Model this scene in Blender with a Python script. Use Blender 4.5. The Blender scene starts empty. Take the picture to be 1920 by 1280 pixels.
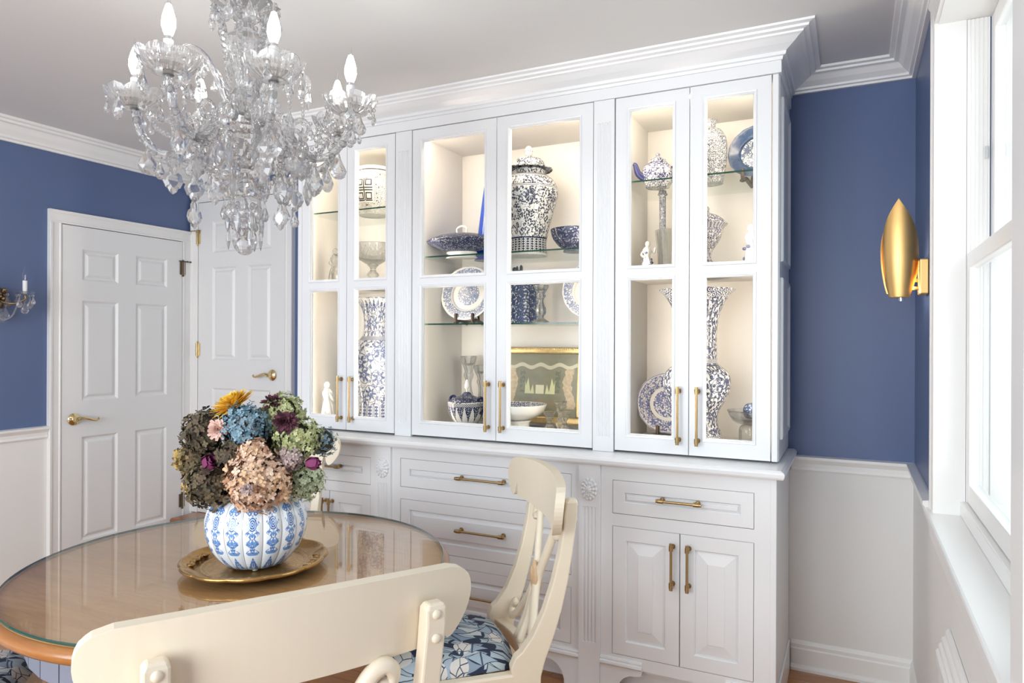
import bpy, bmesh, math, random
from mathutils import Vector, Matrix
random.seed(7)
PI = math.pi
S = bpy.context.scene
COL = S.collection

# ---------------------------------------------------------------- camera, world, lights, exposure
cam_d = bpy.data.cameras.new('camera')
cam = bpy.data.objects.new('camera', cam_d); COL.objects.link(cam)
cam_d.sensor_width = 36.0; cam_d.lens = 36.0 * 1305.45 / 1920.0
cam_d.clip_start = 0.02; cam_d.clip_end = 100
yaw, pitch, roll = math.radians(26.114), math.radians(0.025), math.radians(0.222)
fw = Vector((-math.sin(yaw) * math.cos(pitch), math.cos(yaw) * math.cos(pitch), math.sin(pitch)))
rt = Vector((math.cos(yaw), math.sin(yaw), 0)); up = rt.cross(fw)
R2 = math.cos(roll) * rt + math.sin(roll) * up; U2 = -math.sin(roll) * rt + math.cos(roll) * up
cam.matrix_world = Matrix(((R2.x, U2.x, -fw.x, 0), (R2.y, U2.y, -fw.y, 0), (R2.z, U2.z, -fw.z, 1.39), (0, 0, 0, 1)))
S.camera = cam

W = bpy.data.worlds.new('daylight'); S.world = W; W.use_nodes = True
W.node_tree.nodes['Background'].inputs[0].default_value = (0.86, 0.93, 1.0, 1)
W.node_tree.nodes['Background'].inputs[1].default_value = 1.3

def area(name, loc, rot, sx, sy, energy, color):
    l = bpy.data.lights.new(name, 'AREA'); l.shape = 'RECTANGLE'; l.size = sx; l.size_y = sy; l.energy = energy; l.color = color
    o = bpy.data.objects.new(name, l); COL.objects.link(o); o.location = loc; o.rotation_euler = rot
    return o
# daylight entering through the side window; fill light from an added, unseen window behind the camera
area('side_window_daylight', (1.25, 1.80, 2.25), (0, PI / 2 - 0.55, 0), 1.7, 1.7, 28, (0.88, 0.95, 1.0))
area('rear_fill_light', (-1.75, -1.56, 1.5), (PI / 2, 0, 0), 3.0, 1.7, 124, (0.905, 0.96, 1.0))

area('ceiling_fill_light', (1.05, 1.80, 0.45), (0, PI / 2 + 0.62, 0), 1.2, 1.7, 16, (1.0, 0.97, 0.93))  # added lamp outside the side window, aimed up to brighten the ceiling

vs = S.view_settings
vs.view_transform = 'Standard'; vs.look = 'None'; vs.gamma = 1.0; vs.use_curve_mapping = False
vs.exposure = 0.2
S.cycles.max_bounces = 14; S.cycles.diffuse_bounces = 5; S.cycles.glossy_bounces = 6
S.cycles.transmission_bounces = 12; S.cycles.transparent_max_bounces = 24
S.cycles.light_sampling_threshold = 0.0; S.cycles.sample_clamp_indirect = 4.0; S.cycles.blur_glossy = 0.6
S.cycles.caustics_reflective = False; S.cycles.caustics_refractive = False

# ---------------------------------------------------------------- node helpers and materials
class G:
    def __init__(s, name):
        s.m = bpy.data.materials.new(name); s.m.use_nodes = True
        s.t = s.m.node_tree; s.n = s.t.nodes; s.b = s.n['Principled BSDF']; s.o = s.n['Material Output']
    def new(s, typ, **kw):
        n = s.n.new(typ)
        for k, v in kw.items(): setattr(n, k, v)
        return n
    def link(s, a, b): s.t.links.new(a, b)
    def put(s, sock, v):
        if isinstance(v, bpy.types.NodeSocket): s.link(v, sock)
        elif isinstance(v, (tuple, list)) and len(v) == 3 and sock.type == 'RGBA': sock.default_value = (*v, 1)
        else: sock.default_value = v
    def math(s, op, a, b=None, c=None):
        n = s.new('ShaderNodeMath', operation=op); s.put(n.inputs[0], a)
        if b is not None: s.put(n.inputs[1], b)
        if c is not None: s.put(n.inputs[2], c)
        return n.outputs[0]
    def lt(s, a, b): return s.math('LESS_THAN', a, b)
    def gt(s, a, b): return s.math('GREATER_THAN', a, b)
    def mul(s, a, b): return s.math('MULTIPLY', a, b)
    def mx(s, a, b): return s.math('MAXIMUM', a, b)
    def mix(s, f, a, b):
        n = s.new('ShaderNodeMix', data_type='RGBA'); s.put(n.inputs[0], f); s.put(n.inputs[6], a); s.put(n.inputs[7], b)
        return n.outputs[2]
    def coord(s, which='Object'):
        return s.new('ShaderNodeTexCoord').outputs[which]
    def scale(s, v, sc):
        n = s.new('ShaderNodeVectorMath', operation='MULTIPLY'); s.link(v, n.inputs[0]); n.inputs[1].default_value = sc if isinstance(sc, tuple) else (sc, sc, sc)
        return n.outputs[0]
    def sep(s, v):
        n = s.new('ShaderNodeSeparateXYZ'); s.link(v, n.inputs[0]); return n.outputs
    def noise(s, v, sc, det=2.0, rough=0.5, dim='3D'):
        n = s.new('ShaderNodeTexNoise', noise_dimensions=dim); s.link(v, n.inputs['Vector']); n.inputs['Scale'].default_value = sc
        n.inputs['Detail'].default_value = det; n.inputs['Roughness'].default_value = rough
        return n.outputs[0]
    def vor(s, v, sc, dim='2D', feat='F1', rnd=1.0):
        n = s.new('ShaderNodeTexVoronoi', voronoi_dimensions=dim, feature=feat); s.link(v, n.inputs['Vector']); n.inputs['Scale'].default_value = sc
        n.inputs['Randomness'].default_value = rnd
        return n
    def bump(s, h, strength=0.2, dist=0.01):
        n = s.new('ShaderNodeBump'); n.inputs['Strength'].default_value = strength; n.inputs['Distance'].default_value = dist
        s.link(h, n.inputs['Height']); s.link(n.outputs[0], s.b.inputs['Normal'])

def mat(name, col, rough=0.5, metal=0.0, var=0.06, nscale=6.0, bump=0.0, bscale=60.0, coat=0.0, **kw):
    g = G(name)
    v = g.coord()
    f = g.noise(v, nscale, 3)
    dark = tuple(c * (1 - var) for c in col); lite = tuple(min(1, c * (1 + var)) for c in col)
    g.put(g.b.inputs['Base Color'], g.mix(f, dark, lite))
    g.b.inputs['Roughness'].default_value = rough; g.b.inputs['Metallic'].default_value = metal
    if coat: g.b.inputs['Coat Weight'].default_value = coat; g.b.inputs['Coat Roughness'].default_value = 0.08
    if bump: g.bump(g.noise(v, bscale, 3), bump, 0.004)
    for k, val in kw.items(): g.b.inputs[k.replace('_', ' ')].default_value = val
    return g.m

def emis(name, col, strength):
    g = G(name)
    g.put(g.b.inputs['Base Color'], col); g.put(g.b.inputs['Emission Color'], col); g.b.inputs['Emission Strength'].default_value = strength
    return g.m

def pane_mat(name, tint=(1, 1, 1), rough=0.0, spec=1.0, ior=1.5):
    """thin clear glass: see-through with a Fresnel reflection, same on both faces"""
    g = G(name); g.n.remove(g.b)
    geo = g.new('ShaderNodeNewGeometry')
    i = g.math('ADD', g.mul(geo.outputs['Backfacing'], 1 / ior - ior), ior)
    fr = g.new('ShaderNodeFresnel'); g.link(i, fr.inputs['IOR'])
    tr = g.new('ShaderNodeBsdfTransparent'); g.put(tr.inputs[0], tint)
    gl = g.new('ShaderNodeBsdfGlossy'); gl.inputs['Roughness'].default_value = rough
    mx = g.new('ShaderNodeMixShader'); g.link(g.mul(fr.outputs[0], spec), mx.inputs[0]); g.link(tr.outputs[0], mx.inputs[1]); g.link(gl.outputs[0], mx.inputs[2])
    g.link(mx.outputs[0], g.o.inputs[0])
    return g.m

def crystal_mat(name, tint=(1, 1, 1), clear=0.3, ior=1.56, rough=0.0, lit_white=0.0):
    g = G(name)
    g.put(g.b.inputs['Base Color'], tint); g.b.inputs['Transmission Weight'].default_value = 1; g.b.inputs['IOR'].default_value = ior; g.b.inputs['Roughness'].default_value = rough
    tr = g.new('ShaderNodeBsdfTransparent')
    mx = g.new('ShaderNodeMixShader'); mx.inputs[0].default_value = clear
    g.link(g.b.outputs[0], mx.inputs[1]); g.link(tr.outputs[0], mx.inputs[2]); out = mx.outputs[0]
    if lit_white:  # white mixed in to paint the bright room light that facets refract
        tl = g.new('ShaderNodeBsdfTranslucent'); tl.inputs[0].default_value = (1, 1, 1, 1); df = g.new('ShaderNodeBsdfDiffuse'); df.inputs[0].default_value = (1, 1, 1, 1)
        m2 = g.new('ShaderNodeMixShader'); m2.inputs[0].default_value = 0.5; g.link(tl.outputs[0], m2.inputs[1]); g.link(df.outputs[0], m2.inputs[2])
        m3 = g.new('ShaderNodeMixShader'); m3.inputs[0].default_value = lit_white; g.link(out, m3.inputs[1]); g.link(m2.outputs[0], m3.inputs[2]); out = m3.outputs[0]
    g.link(out, g.o.inputs[0])
    return g.m

def wood(name, c1, c2, axis='x', sc=1.0, rough=0.35, coat=0.3):
    g = G(name); v = g.coord()
    st = {'x': (1.2, 14, 14), 'y': (14, 1.2, 14), 'z': (14, 14, 1.2)}[axis]
    info = g.new('ShaderNodeObjectInfo')
    ad = g.new('ShaderNodeVectorMath', operation='ADD'); g.link(g.scale(v, tuple(q * sc for q in st)), ad.inputs[0])
    cb = g.new('ShaderNodeCombineXYZ'); g.link(g.mul(info.outputs['Random'], 40), cb.inputs[0]); g.link(g.mul(info.outputs['Random'], 17), cb.inputs[1])
    g.link(cb.outputs[0], ad.inputs[1])
    n1 = g.noise(ad.outputs[0], 1.6, 6, 0.65)
    n2 = g.math('FRACT', g.mul(n1, 7.0))
    f = g.math('ADD', g.mul(n1, 0.75), g.mul(n2, 0.22))
    f = g.math('ADD', f, g.mul(g.math('SUBTRACT', info.outputs['Random'], 0.5), 0.25))
    g.put(g.b.inputs['Base Color'], g.mix(f, c1, c2))
    g.b.inputs['Roughness'].default_value = rough; g.b.inputs['Coat Weight'].default_value = coat; g.b.inputs['Coat Roughness'].default_value = 0.12
    g.bump(n2, 0.05, 0.002)
    return g.m

def porcelain(name, sc=22.0, ink=(0.02, 0.035, 0.16), ink2=(0.10, 0.14, 0.33), ground=(0.86, 0.87, 0.84), flower=0.34, petals=6, vine=0.035, leaf=0.30, leafcut=0.45, bands=(), polar=False):
    """blue and white ware: flowers, leaves and scrolling lines over a pale glaze, with border bands at given heights"""
    ink = tuple(c * k_ for c, k_ in zip(ink, (0.22, 0.27, 0.42))); ink2 = tuple(c * k_ for c, k_ in zip(ink2, (0.30, 0.36, 0.50))); ground = tuple(c * 0.84 for c in ground)
    g = G(name); uv = g.coord('UV')
    p = g.scale(uv, (sc, sc, 0)); X = g.sep(uv)
    wob = g.new('ShaderNodeTexNoise', noise_dimensions='2D'); g.link(p, wob.inputs['Vector']); wob.inputs['Scale'].default_value = 1.5
    add = g.new('ShaderNodeVectorMath', operation='MULTIPLY_ADD'); g.link(wob.outputs['Color'], add.inputs[0]); add.inputs[1].default_value = (0.25, 0.25, 0); g.link(p, add.inputs[2])
    v1 = g.vor(add.outputs[0], 0.62)
    sub = g.new('ShaderNodeVectorMath', operation='SUBTRACT'); g.link(g.scale(add.outputs[0], 0.62), sub.inputs[0])
    g.link(g.scale(v1.outputs['Position'], 0.62), sub.inputs[1])
    d = g.sep(sub.outputs[0]); ang = g.math('ARCTAN2', d[1], d[0])
    rad = g.mul(g.math('ADD', g.mul(g.math('COSINE', g.mul(ang, float(petals))), 0.28), 0.72), flower)
    D = v1.outputs['Distance']
    fl = g.mul(g.lt(D, rad), g.gt(D, flower * 0.26)); fl = g.mx(fl, g.lt(D, flower * 0.14))
    ring = g.mul(g.lt(g.math('ABSOLUTE', g.math('SUBTRACT', D, flower * 1.12)), 0.02), 1.0)
    n = g.noise(p, 1.15, 1.0, 0.4, '2D')
    vn = g.lt(g.math('ABSOLUTE', g.math('SUBTRACT', n, 0.5)), vine)
    v2 = g.vor(add.outputs[0], 2.5)
    lf = g.mul(g.lt(v2.outputs['Distance'], leaf), g.gt(g.noise(p, 0.9, 0.0, 0.5, '2D'), leafcut))
    lf = g.mul(lf, g.gt(D, flower * 1.2))
    mask = g.mx(g.mx(fl, ring), g.mx(vn, lf))
    mask = g.mul(mask, g.math('ADD', g.mul(g.gt(g.noise(p, 9.0, 1.0, 0.5, '2D'), 0.40), 0.35), 0.65))
    z = g.sep(g.coord('Object'))[2]
    if polar:
        o = g.sep(g.coord('Object')); z = g.math('SQRT', g.math('ADD', g.mul(o[0], o[0]), g.mul(o[1], o[1])))
    for (z0, z1, typ, k) in bands:
        ins = g.mul(g.gt(z, z0), g.lt(z, z1))
        t = g.math('DIVIDE', g.math('SUBTRACT', z, z0), z1 - z0)
        uu = g.math('FRACT', g.mul(X[0], float(k)))
        tri = g.math('ABSOLUTE', g.math('SUBTRACT', g.mul(uu, 2.0), 1.0))
        if typ == 'solid': bm_ = 1.0
        elif typ == 'blank': bm_ = 0.0
        elif typ == 'stripe':
            dots = g.vor(g.scale(uv, (k * 3.0, k * 3.0, 0)), 1.0, rnd=0.1)
            bm_ = g.mul(g.lt(tri, 0.62), g.gt(dots.outputs['Distance'], 0.28)); bm_ = g.mx(bm_, g.gt(tri, 0.9))
        elif typ == 'lappet': bm_ = g.mul(g.lt(tri, g.math('SUBTRACT', 1.0, t)), g.gt(g.noise(p, 6, 1, .5, '2D'), 0.38))
        elif typ == 'drop': bm_ = g.mul(g.lt(tri, t), g.gt(g.noise(p, 6, 1, .5, '2D'), 0.38))
        elif typ == 'lattice':
            w1 = g.math('FRACT', g.mul(g.math('ADD', X[0], X[1]), float(k))); w2 = g.math('FRACT', g.mul(g.math('SUBTRACT', X[0], X[1]), float(k)))
            bm_ = g.mx(g.lt(w1, 0.35), g.lt(w2, 0.35))
        elif typ == 'scroll':
            rr = g.vor(g.scale(uv, (k, k, 0)), 1.0, rnd=0.3)
            bm_ = g.gt(g.math('FRACT', g.mul(rr.outputs['Distance'], 3.2)), 0.48)
        elif typ == 'lines': bm_ = g.gt(g.math('FRACT', g.mul(t, float(k))), 0.6)
        mask = g.math('ADD', g.mul(mask, g.math('SUBTRACT', 1.0, ins)), g.mul(ins, bm_))
    inkc = g.mix(g.noise(p, 2.2, 2.0, 0.5, '2D'), ink, ink2)
    g.put(g.b.inputs['Base Color'], g.mix(mask, ground, inkc))
    g.b.inputs['Roughness'].default_value = 0.16; g.b.inputs['Specular IOR Level'].default_value = 0.3
    return g.m

M = {}
M['blue'] = mat('blue_wall_paint', (0.094, 0.138, 0.268), 0.42, var=0.04, nscale=2.5, bump=0.04, bscale=220)
M['white'] = mat('white_wall_paint', (0.78, 0.77, 0.75), 0.45, var=0.02, nscale=2.0, bump=0.03, bscale=180)
M['ceil'] = mat('ceiling_paint', (0.72, 0.72, 0.715), 0.8, var=0.015, nscale=1.5, bump=0.03, bscale=200)
M['trim'] = mat('white_trim_gloss', (0.82, 0.815, 0.80), 0.28, var=0.015, nscale=3, bump=0.015, bscale=90)
M['cab'] = mat('cabinet_white_lacquer', (0.828, 0.836, 0.845), 0.27, var=0.012, nscale=3, bump=0.012, bscale=90)
M['door'] = mat('door_white_paint', (0.79, 0.79, 0.785), 0.33, var=0.015, nscale=3, bump=0.02, bscale=120)
M['inside'] = mat('cabinet_interior_paint', (0.84, 0.81, 0.76), 0.5, var=0.015)
M['brass'] = mat('aged_brass', (0.44, 0.31, 0.15), 0.30, 1.0, var=0.12, nscale=30)
M['gold'] = mat('brushed_gold', (0.88, 0.58, 0.23), 0.46, 1.0, var=0.08, nscale=12)
M['poldbrass'] = mat('polished_brass', (0.78, 0.62, 0.33), 0.14, 1.0, var=0.06, nscale=30)
M['bronze'] = mat('dark_bronze_hinge', (0.16, 0.12, 0.08), 0.35, 1.0, var=0.2, nscale=60)
M['antique'] = mat('antique_brass_sconce', (0.26, 0.185, 0.10), 0.35, 1.0, var=0.2, nscale=50)
M['silver'] = mat('chrome', (0.8, 0.8, 0.82), 0.12, 1.0, var=0.04)
M['cream'] = mat('cream_chair_paint', (0.78, 0.685, 0.53), 0.36, var=0.05, nscale=5, bump=0.03, bscale=70)
M['creamtan'] = mat('worn_tan_carving', (0.66, 0.46, 0.27), 0.45, var=0.25, nscale=40, bump=0.3, bscale=60)
M['greyblue'] = mat('grey_blue_table_paint', (0.20, 0.22, 0.28), 0.42, var=0.05, nscale=8, bump=0.03, bscale=50)
M['pane'] = pane_mat('window_glass_clear', (0.97, 0.99, 0.985))
M['cabpane'] = pane_mat('cabinet_glass_clear', (0.985, 0.99, 0.985), spec=0.0)
M['tabglass'] = pane_mat('table_glass', (0.985, 0.995, 0.99), spec=1.1, ior=1.52)
M['shelf'] = pane_mat('glass_shelf_face', (0.975, 0.99, 0.98), spec=0.3)
M['shelfedge'] = mat('glass_edge_green', (0.012, 0.06, 0.038), 0.12, var=0.1, coat=0.3)
M['tabedge'] = mat('table_glass_edge', (0.015, 0.07, 0.05), 0.12, var=0.1, coat=0.5)
M['crystal'] = crystal_mat('cut_crystal', (1, 1, 1), 0.12, 1.6, lit_white=0.10)
M['glassarm'] = crystal_mat('blown_glass_arm', (0.99, 0.995, 1.0), 0.08, 1.5, lit_white=0.18)
M['clear'] = crystal_mat('clear_glassware', (0.99, 1, 0.99), 0.35, 1.5)
M['bulbclear'] = crystal_mat('clear_bulb_glass', (1, 1, 1), 0.55, 1.3)
M['bulb'] = emis('lit_bulb', (1.0, 0.965, 0.91), 42.0)
M['candle'] = mat('white_candle_sleeve', (0.82, 0.81, 0.80), 0.5, var=0.02)
M['led'] = emis('warm_led', (1.0, 0.86, 0.71), 42.0)
M['darkwood'] = mat('dark_wood_stand', (0.05, 0.028, 0.017), 0.4, var=0.2, nscale=30, coat=0.2)
M['whiteware'] = mat('white_porcelain', (0.83, 0.82, 0.77), 0.15, var=0.03, coat=0.4)
M['cobalt'] = mat('cobalt_glaze', (0.008, 0.06, 0.42), 0.12, var=0.15, nscale=20, coat=0.5)
M['oak'] = wood('oak_floor_plank', (0.24, 0.085, 0.022), (0.54, 0.235, 0.068), 'x', 1.0, 0.3)
M['oakstep'] = wood('oak_step', (0.22, 0.07, 0.025), (0.42, 0.17, 0.06), 'x', 1.0, 0.3)
M['tabwood_lit'] = wood('cherry_table_top_lit', (0.42, 0.19, 0.065), (0.88, 0.53, 0.25), 'x', 0.9, 0.5, 0.0)
M['tabrim_shade'] = wood('cherry_table_rim_shade', (0.24, 0.085, 0.022), (0.46, 0.20, 0.06), 'x', 0.9, 0.3, 0.3)  # same cherry as the top, darkened to paint the rim's weaker light
M['gilt'] = mat('gilded_wood', (0.44, 0.26, 0.09), 0.26, 0.8, var=0.35, nscale=28, bump=0.35, bscale=90)

# ---------------------------------------------------------------- mesh helpers
class MB:
    def __init__(s): s.v = []; s.f = []; s.uv = None; s.mi = []; s.cur = 0
    def add(s, vs, fs):
        o = len(s.v); s.v += [tuple(p) for p in vs]; s.f += [tuple(i + o for i in f) for f in fs]; s.mi += [s.cur] * len(fs)
        return s
    def box(s, x0, x1, y0, y1, z0, z1):
        return s.add([(x0, y0, z0), (x1, y0, z0), (x1, y1, z0), (x0, y1, z0), (x0, y0, z1), (x1, y0, z1), (x1, y1, z1), (x0, y1, z1)],
                     [(0, 3, 2, 1), (4, 5, 6, 7), (0, 1, 5, 4), (1, 2, 6, 5), (2, 3, 7, 6), (3, 0, 4, 7)])
    def rings(s, rs, closed=True, cap0=True, cap1=True):
        o = len(s.v); n = len(rs[0]); fs = []
        for r in rs: s.v += [tuple(p) for p in r]
        for i in range(len(rs) - 1):
            for j in range(n if closed else n - 1):
                k = (j + 1) % n; a = o + i * n
                fs.append((a + j, a + k, a + n + k, a + n + j))
        if cap0: fs.append(tuple(o + j for j in reversed(range(n))))
        if cap1: fs.append(tuple(o + (len(rs) - 1) * n + j for j in range(n)))
        s.f += fs; s.mi += [s.cur] * len(fs)
        return s
    def tube(s, pts, r, n=8, flat=1.0):
        pts = [Vector(p) for p in pts]; rs = []
        if not hasattr(r, '__len__'): r = [r] * len(pts)
        up_ = None
        for i, p in enumerate(pts):
            t = (pts[min(i + 1, len(pts) - 1)] - pts[max(i - 1, 0)]).normalized()
            if up_ is None: up_ = Vector((0, 0, 1)) if abs(t.z) < 0.9 else Vector((1, 0, 0))
            a = up_ - t * up_.dot(t)
            a = a.normalized() if a.length > 1e-6 else t.orthogonal().normalized(); b = t.cross(a); up_ = a
            rs.append([p + (a * math.cos(2 * PI * k / n) + b * math.sin(2 * PI * k / n) * flat) * r[i] for k in range(n)])
        return s.rings(rs)
    def rope(s, pts, r, n=6, twist=0.35, depth=0.22):
        pts = [Vector(p) for p in pts]; rs = []; N = n * 3
        if not hasattr(r, '__len__'): r = [r] * len(pts)
        up_ = Vector((0, 1, 0))
        for i, p in enumerate(pts):
            t = (pts[min(i + 1, len(pts) - 1)] - pts[max(i - 1, 0)]).normalized()
            a = (up_ - t * up_.dot(t)).normalized(); b = t.cross(a); up_ = a
            rs.append([p + (a * math.cos(2 * PI * k / N + i * twist) + b * math.sin(2 * PI * k / N + i * twist)) * r[i] * (1 - depth * (0.5 + 0.5 * math.cos(2 * PI * k / 3))) for k in range(N)])
        return s.rings(rs)
    def lathe(s, prof, n=32, c=(0, 0, 0), mod=None, closed_top=True, uv=False):
        rs = []
        for i, (r, z) in enumerate(prof):
            rs.append([(c[0] + math.cos(2 * PI * k / n) * r * (mod(2 * PI * k / n, i / (len(prof) - 1)) if mod else 1),
                        c[1] + math.sin(2 * PI * k / n) * r * (mod(2 * PI * k / n, i / (len(prof) - 1)) if mod else 1), c[2] + z) for k in range(n)])
        return s.rings(rs, True, prof[0][0] > 1e-5 and closed_top, prof[-1][0] > 1e-5 and closed_top)
    def sphere(s, c, rx, ry=None, rz=None, n=10, m=7):
        ry = ry or rx; rz = rz or rx
        return s.rings([[(c[0] + math.cos(2 * PI * k / n) * math.sin(PI * i / m) * rx + 0, c[1] + math.sin(2 * PI * k / n) * math.sin(PI * i / m) * ry, c[2] - math.cos(PI * i / m) * rz) for k in range(n)] for i in range(0, m + 1)], True, False, False)
    def prism(s, poly, f0, f1, m=lambda a, b, d: (a, d, b)):
        """extrude a 2D outline between depth f0 and f1; m maps (a, b, depth) to xyz"""
        n = len(poly)
        return s.rings([[m(a, b, f0) for a, b in poly], [m(a, b, f1) for a, b in poly]])
    def build(s, name, mt, parent=None, loc=None, rot=None, smooth=False, bevel=0, mats=None, angle=None):
        me = bpy.data.meshes.new(name); me.from_pydata(s.v, [], s.f); me.update()
        bm = bmesh.new(); bm.from_mesh(me); bmesh.ops.remove_doubles(bm, verts=bm.verts, dist=1e-6); bmesh.ops.recalc_face_normals(bm, faces=bm.faces); 
        bm.to_mesh(me); bm.free()
        for m_ in (mats or [mt]): me.materials.append(M[m_] if isinstance(m_, str) else m_)
        if mats and len(me.polygons) == len(s.mi):
            for p, i in zip(me.polygons, s.mi): p.material_index = i
        if smooth:
            me.polygons.foreach_set('use_smooth', [True] * len(me.polygons))
            if angle: me.set_sharp_from_angle(angle=math.radians(angle))
        o = bpy.data.objects.new(name, me); COL.objects.link(o)
        if parent is not None: o.parent = parent
        if loc is not None: o.location = loc
        if rot is not None: o.rotation_euler = rot
        if bevel:
            b = o.modifiers.new('edge', 'BEVEL'); b.width = bevel; b.segments = 2; b.limit_method = 'ANGLE'; b.angle_limit = math.radians(40)
        return o

def cr(pts, k=6):
    """Catmull-Rom through points"""
    P = [Vector(p) for p in pts]; out = []
    for i in range(len(P) - 1):
        p0, p1, p2, p3 = P[max(i - 1, 0)], P[i], P[i + 1], P[min(i + 2, len(P) - 1)]
        for j in range(k):
            t = j / k
            out.append(0.5 * ((2 * p1) + (p2 - p0) * t + (2 * p0 - 5 * p1 + 4 * p2 - p3) * t * t + (3 * p1 - p0 - 3 * p2 + p3) * t ** 3))
    out.append(P[-1]); return out

def sweep(path, prof, closed=False):
    """sweep a moulding profile (offset to the right of the path, z) along a plan path with mitred corners"""
    mb = MB(); n = len(path); nr = []
    for i in range(n - 1):
        d = (Vector(path[i + 1]) - Vector(path[i])).normalized(); nr.append(Vector((d.y, -d.x)))
    rs = []
    for i, p in enumerate(path):
        a = nr[max(i - 1, 0)]; b = nr[min(i, n - 2)]
        m_ = (a + b) / (1 + a.dot(b))
        rs.append([(p[0] + m_.x * o, p[1] + m_.y * o, z) for o, z in prof])
    return mb.rings(rs)

def tag(o, label=None, cat=None, group=None, kind=None):
    if label: o['label'] = label
    if cat: o['category'] = cat
    if group: o['group'] = group
    if kind: o['kind'] = kind
    return o
def thing(name, loc, rz, label, cat, group=None, kind=None):
    o = bpy.data.objects.new(name, None); COL.objects.link(o); o.location = loc; o.rotation_euler = (0, 0, rz); o.empty_display_size = 0.05
    return tag(o, label, cat, group, kind)
def struct(o, label, cat): return tag(o, label, cat, None, 'structure')
def inst(o, parent, loc=None, rot=None, scale=None):
    c = o.copy(); COL.objects.link(c); c.parent = parent
    if loc is not None: c.location = loc
    if rot is not None: c.rotation_euler = rot
    if scale is not None: c.scale = scale if hasattr(scale, '__len__') else (scale,) * 3
    return c
def copy_tree(o, parent=None):
    c = o.copy(); COL.objects.link(c); c.parent = parent
    for ch in list(o.children): copy_tree(ch, c)
    return c

# ---------------------------------------------------------------- room shell
XL, XR, YB, YF, ZC = -3.946, 0.222, 3.217, -1.55, 2.53
fl = MB().box(XL - 0.1, XR + 0.2, YF - 0.1, YB + 0.1, -0.06, -0.014).build('floor', 'oakstep')
struct(fl, 'narrow orange oak strip floor of the dining room', 'floor')
plank_meshes = []
for L in (0.9, 1.25, 1.6):
    plank_meshes.append(MB().box(0, L - 0.0012, 0, 0.0812, -0.014, 0).build('plank', 'oak', fl, bevel=0.0012))
rng = random.Random(3); first = {0: True, 1: True, 2: True}
y = YF
while y < YB - 0.02:
    x = XL - rng.uniform(0, 0.8)
    while x < XR:
        k = rng.randrange(3); L = (0.9, 1.25, 1.6)[k]
        if x + L > XL + 0.05:
            if first[k]: o = plank_meshes[k]; first[k] = False; o.location = (x, y, 0)
            else: o = inst(plank_meshes[k], fl, (x, y, 0))
        x += L
    y += 0.083
ce = MB().box(XL - 0.1, XR + 0.2, YF - 0.1, YB + 0.1, ZC, ZC + 0.08).build('ceiling', 'ceil'); struct(ce, 'flat pale grey painted ceiling', 'ceiling')
RAIL = 0.906
wl = MB().box(XL - 0.1, XL, YF - 0.1, YB + 0.1, 0, ZC).build('wall_left', 'blue'); struct(wl, 'blue left wall with the six-panel door', 'wall')
MB().box(XL, XL + 0.004, YF, 2.295, 0, RAIL).build('wainscot', 'white', wl)
wb = MB().box(XL, XR + 0.15, YB, YB + 0.1, 0, ZC).build('wall_back', 'blue'); struct(wb, 'blue back wall behind the china cabinet', 'wall')
MB().box(-0.25, XR, YB - 0.004, YB, 0, RAIL).build('wainscot', 'white', wb)
MB().box(-3.04, -2.6, YB - 0.004, YB, 0, RAIL).build('wainscot', 'white', wb)
# right wall with the window opening
WY0, WY1, WZ0, WZ1 = 1.25, 2.395, 0.868, 2.332
wr = thing('wall_right', (0, 0, 0), 0, None, None); struct(wr, 'blue and white window wall at the right', 'wall')
MB().box(XR, XR + 0.16, WY1, YB, RAIL, ZC).build('upper_wall', 'blue', wr)
MB().box(XR, XR + 0.16, YF, WY0, RAIL, ZC).build('upper_wall', 'blue', wr)
MB().box(XR, XR + 0.16, WY0, WY1, WZ1, ZC).build('upper_wall', 'blue', wr)
MB().box(XR - 0.004, XR + 0.16, YF, WY0, 0, RAIL).build('lower_wall', 'white', wr)
MB().box(XR - 0.004, XR + 0.16, WY0, WY1, 0, WZ0).build('lower_wall', 'white', wr)
MB().box(XR - 0.004, XR + 0.16, WY1, YB, 0, RAIL).build('lower_wall', 'white', wr)
# wall behind the camera; its wide opening is added to let fill light in
wf = thing('wall_front', (0, 0, 0), 0, None, None); struct(wf, 'wall behind the camera with an added opening for light', 'wall')
for a in ((XL, -3.25, 0, ZC), (-0.25, XR, 0, ZC), (-3.25, -0.25, 0, 0.65), (-3.25, -0.25, 2.35, ZC)):
    MB().box(a[0], a[1], YF - 0.1, YF, a[2], a[3]).build('wall_piece', 'blue' if a[3] > 2 else 'white', wf)
# crown mouldings
def crown_prof(z0, zt, out):
    h = zt - z0
    return [(0, z0), (0.014, z0), (0.016, z0 + 0.10 * h), (0.026, z0 + 0.14 * h), (0.028, z0 + 0.25 * h), (out * 0.48, z0 + 0.45 * h), (out * 0.62, z0 + 0.66 * h), (out * 0.66, z0 + 0.70 * h),
            (out * 0.80, z0 + 0.74 * h), (out * 0.82, z0 + 0.84 * h), (out * 0.97, z0 + 0.88 * h), (out, zt - 0.0005), (0, zt - 0.0005)]
t = sweep([(XL, YF), (XL, YB), (-2.60, YB)], crown_prof(2.418, ZC, 0.095)).build('trim_1', 'trim'); struct(t, 'white crown moulding along the left wall', 'moulding')
t = sweep([(-0.2465, YB), (XR, YB), (XR, YF)], crown_prof(2.452, ZC, 0.10)).build('trim_2', 'trim'); struct(t, 'white crown moulding in the right corner', 'moulding')
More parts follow.
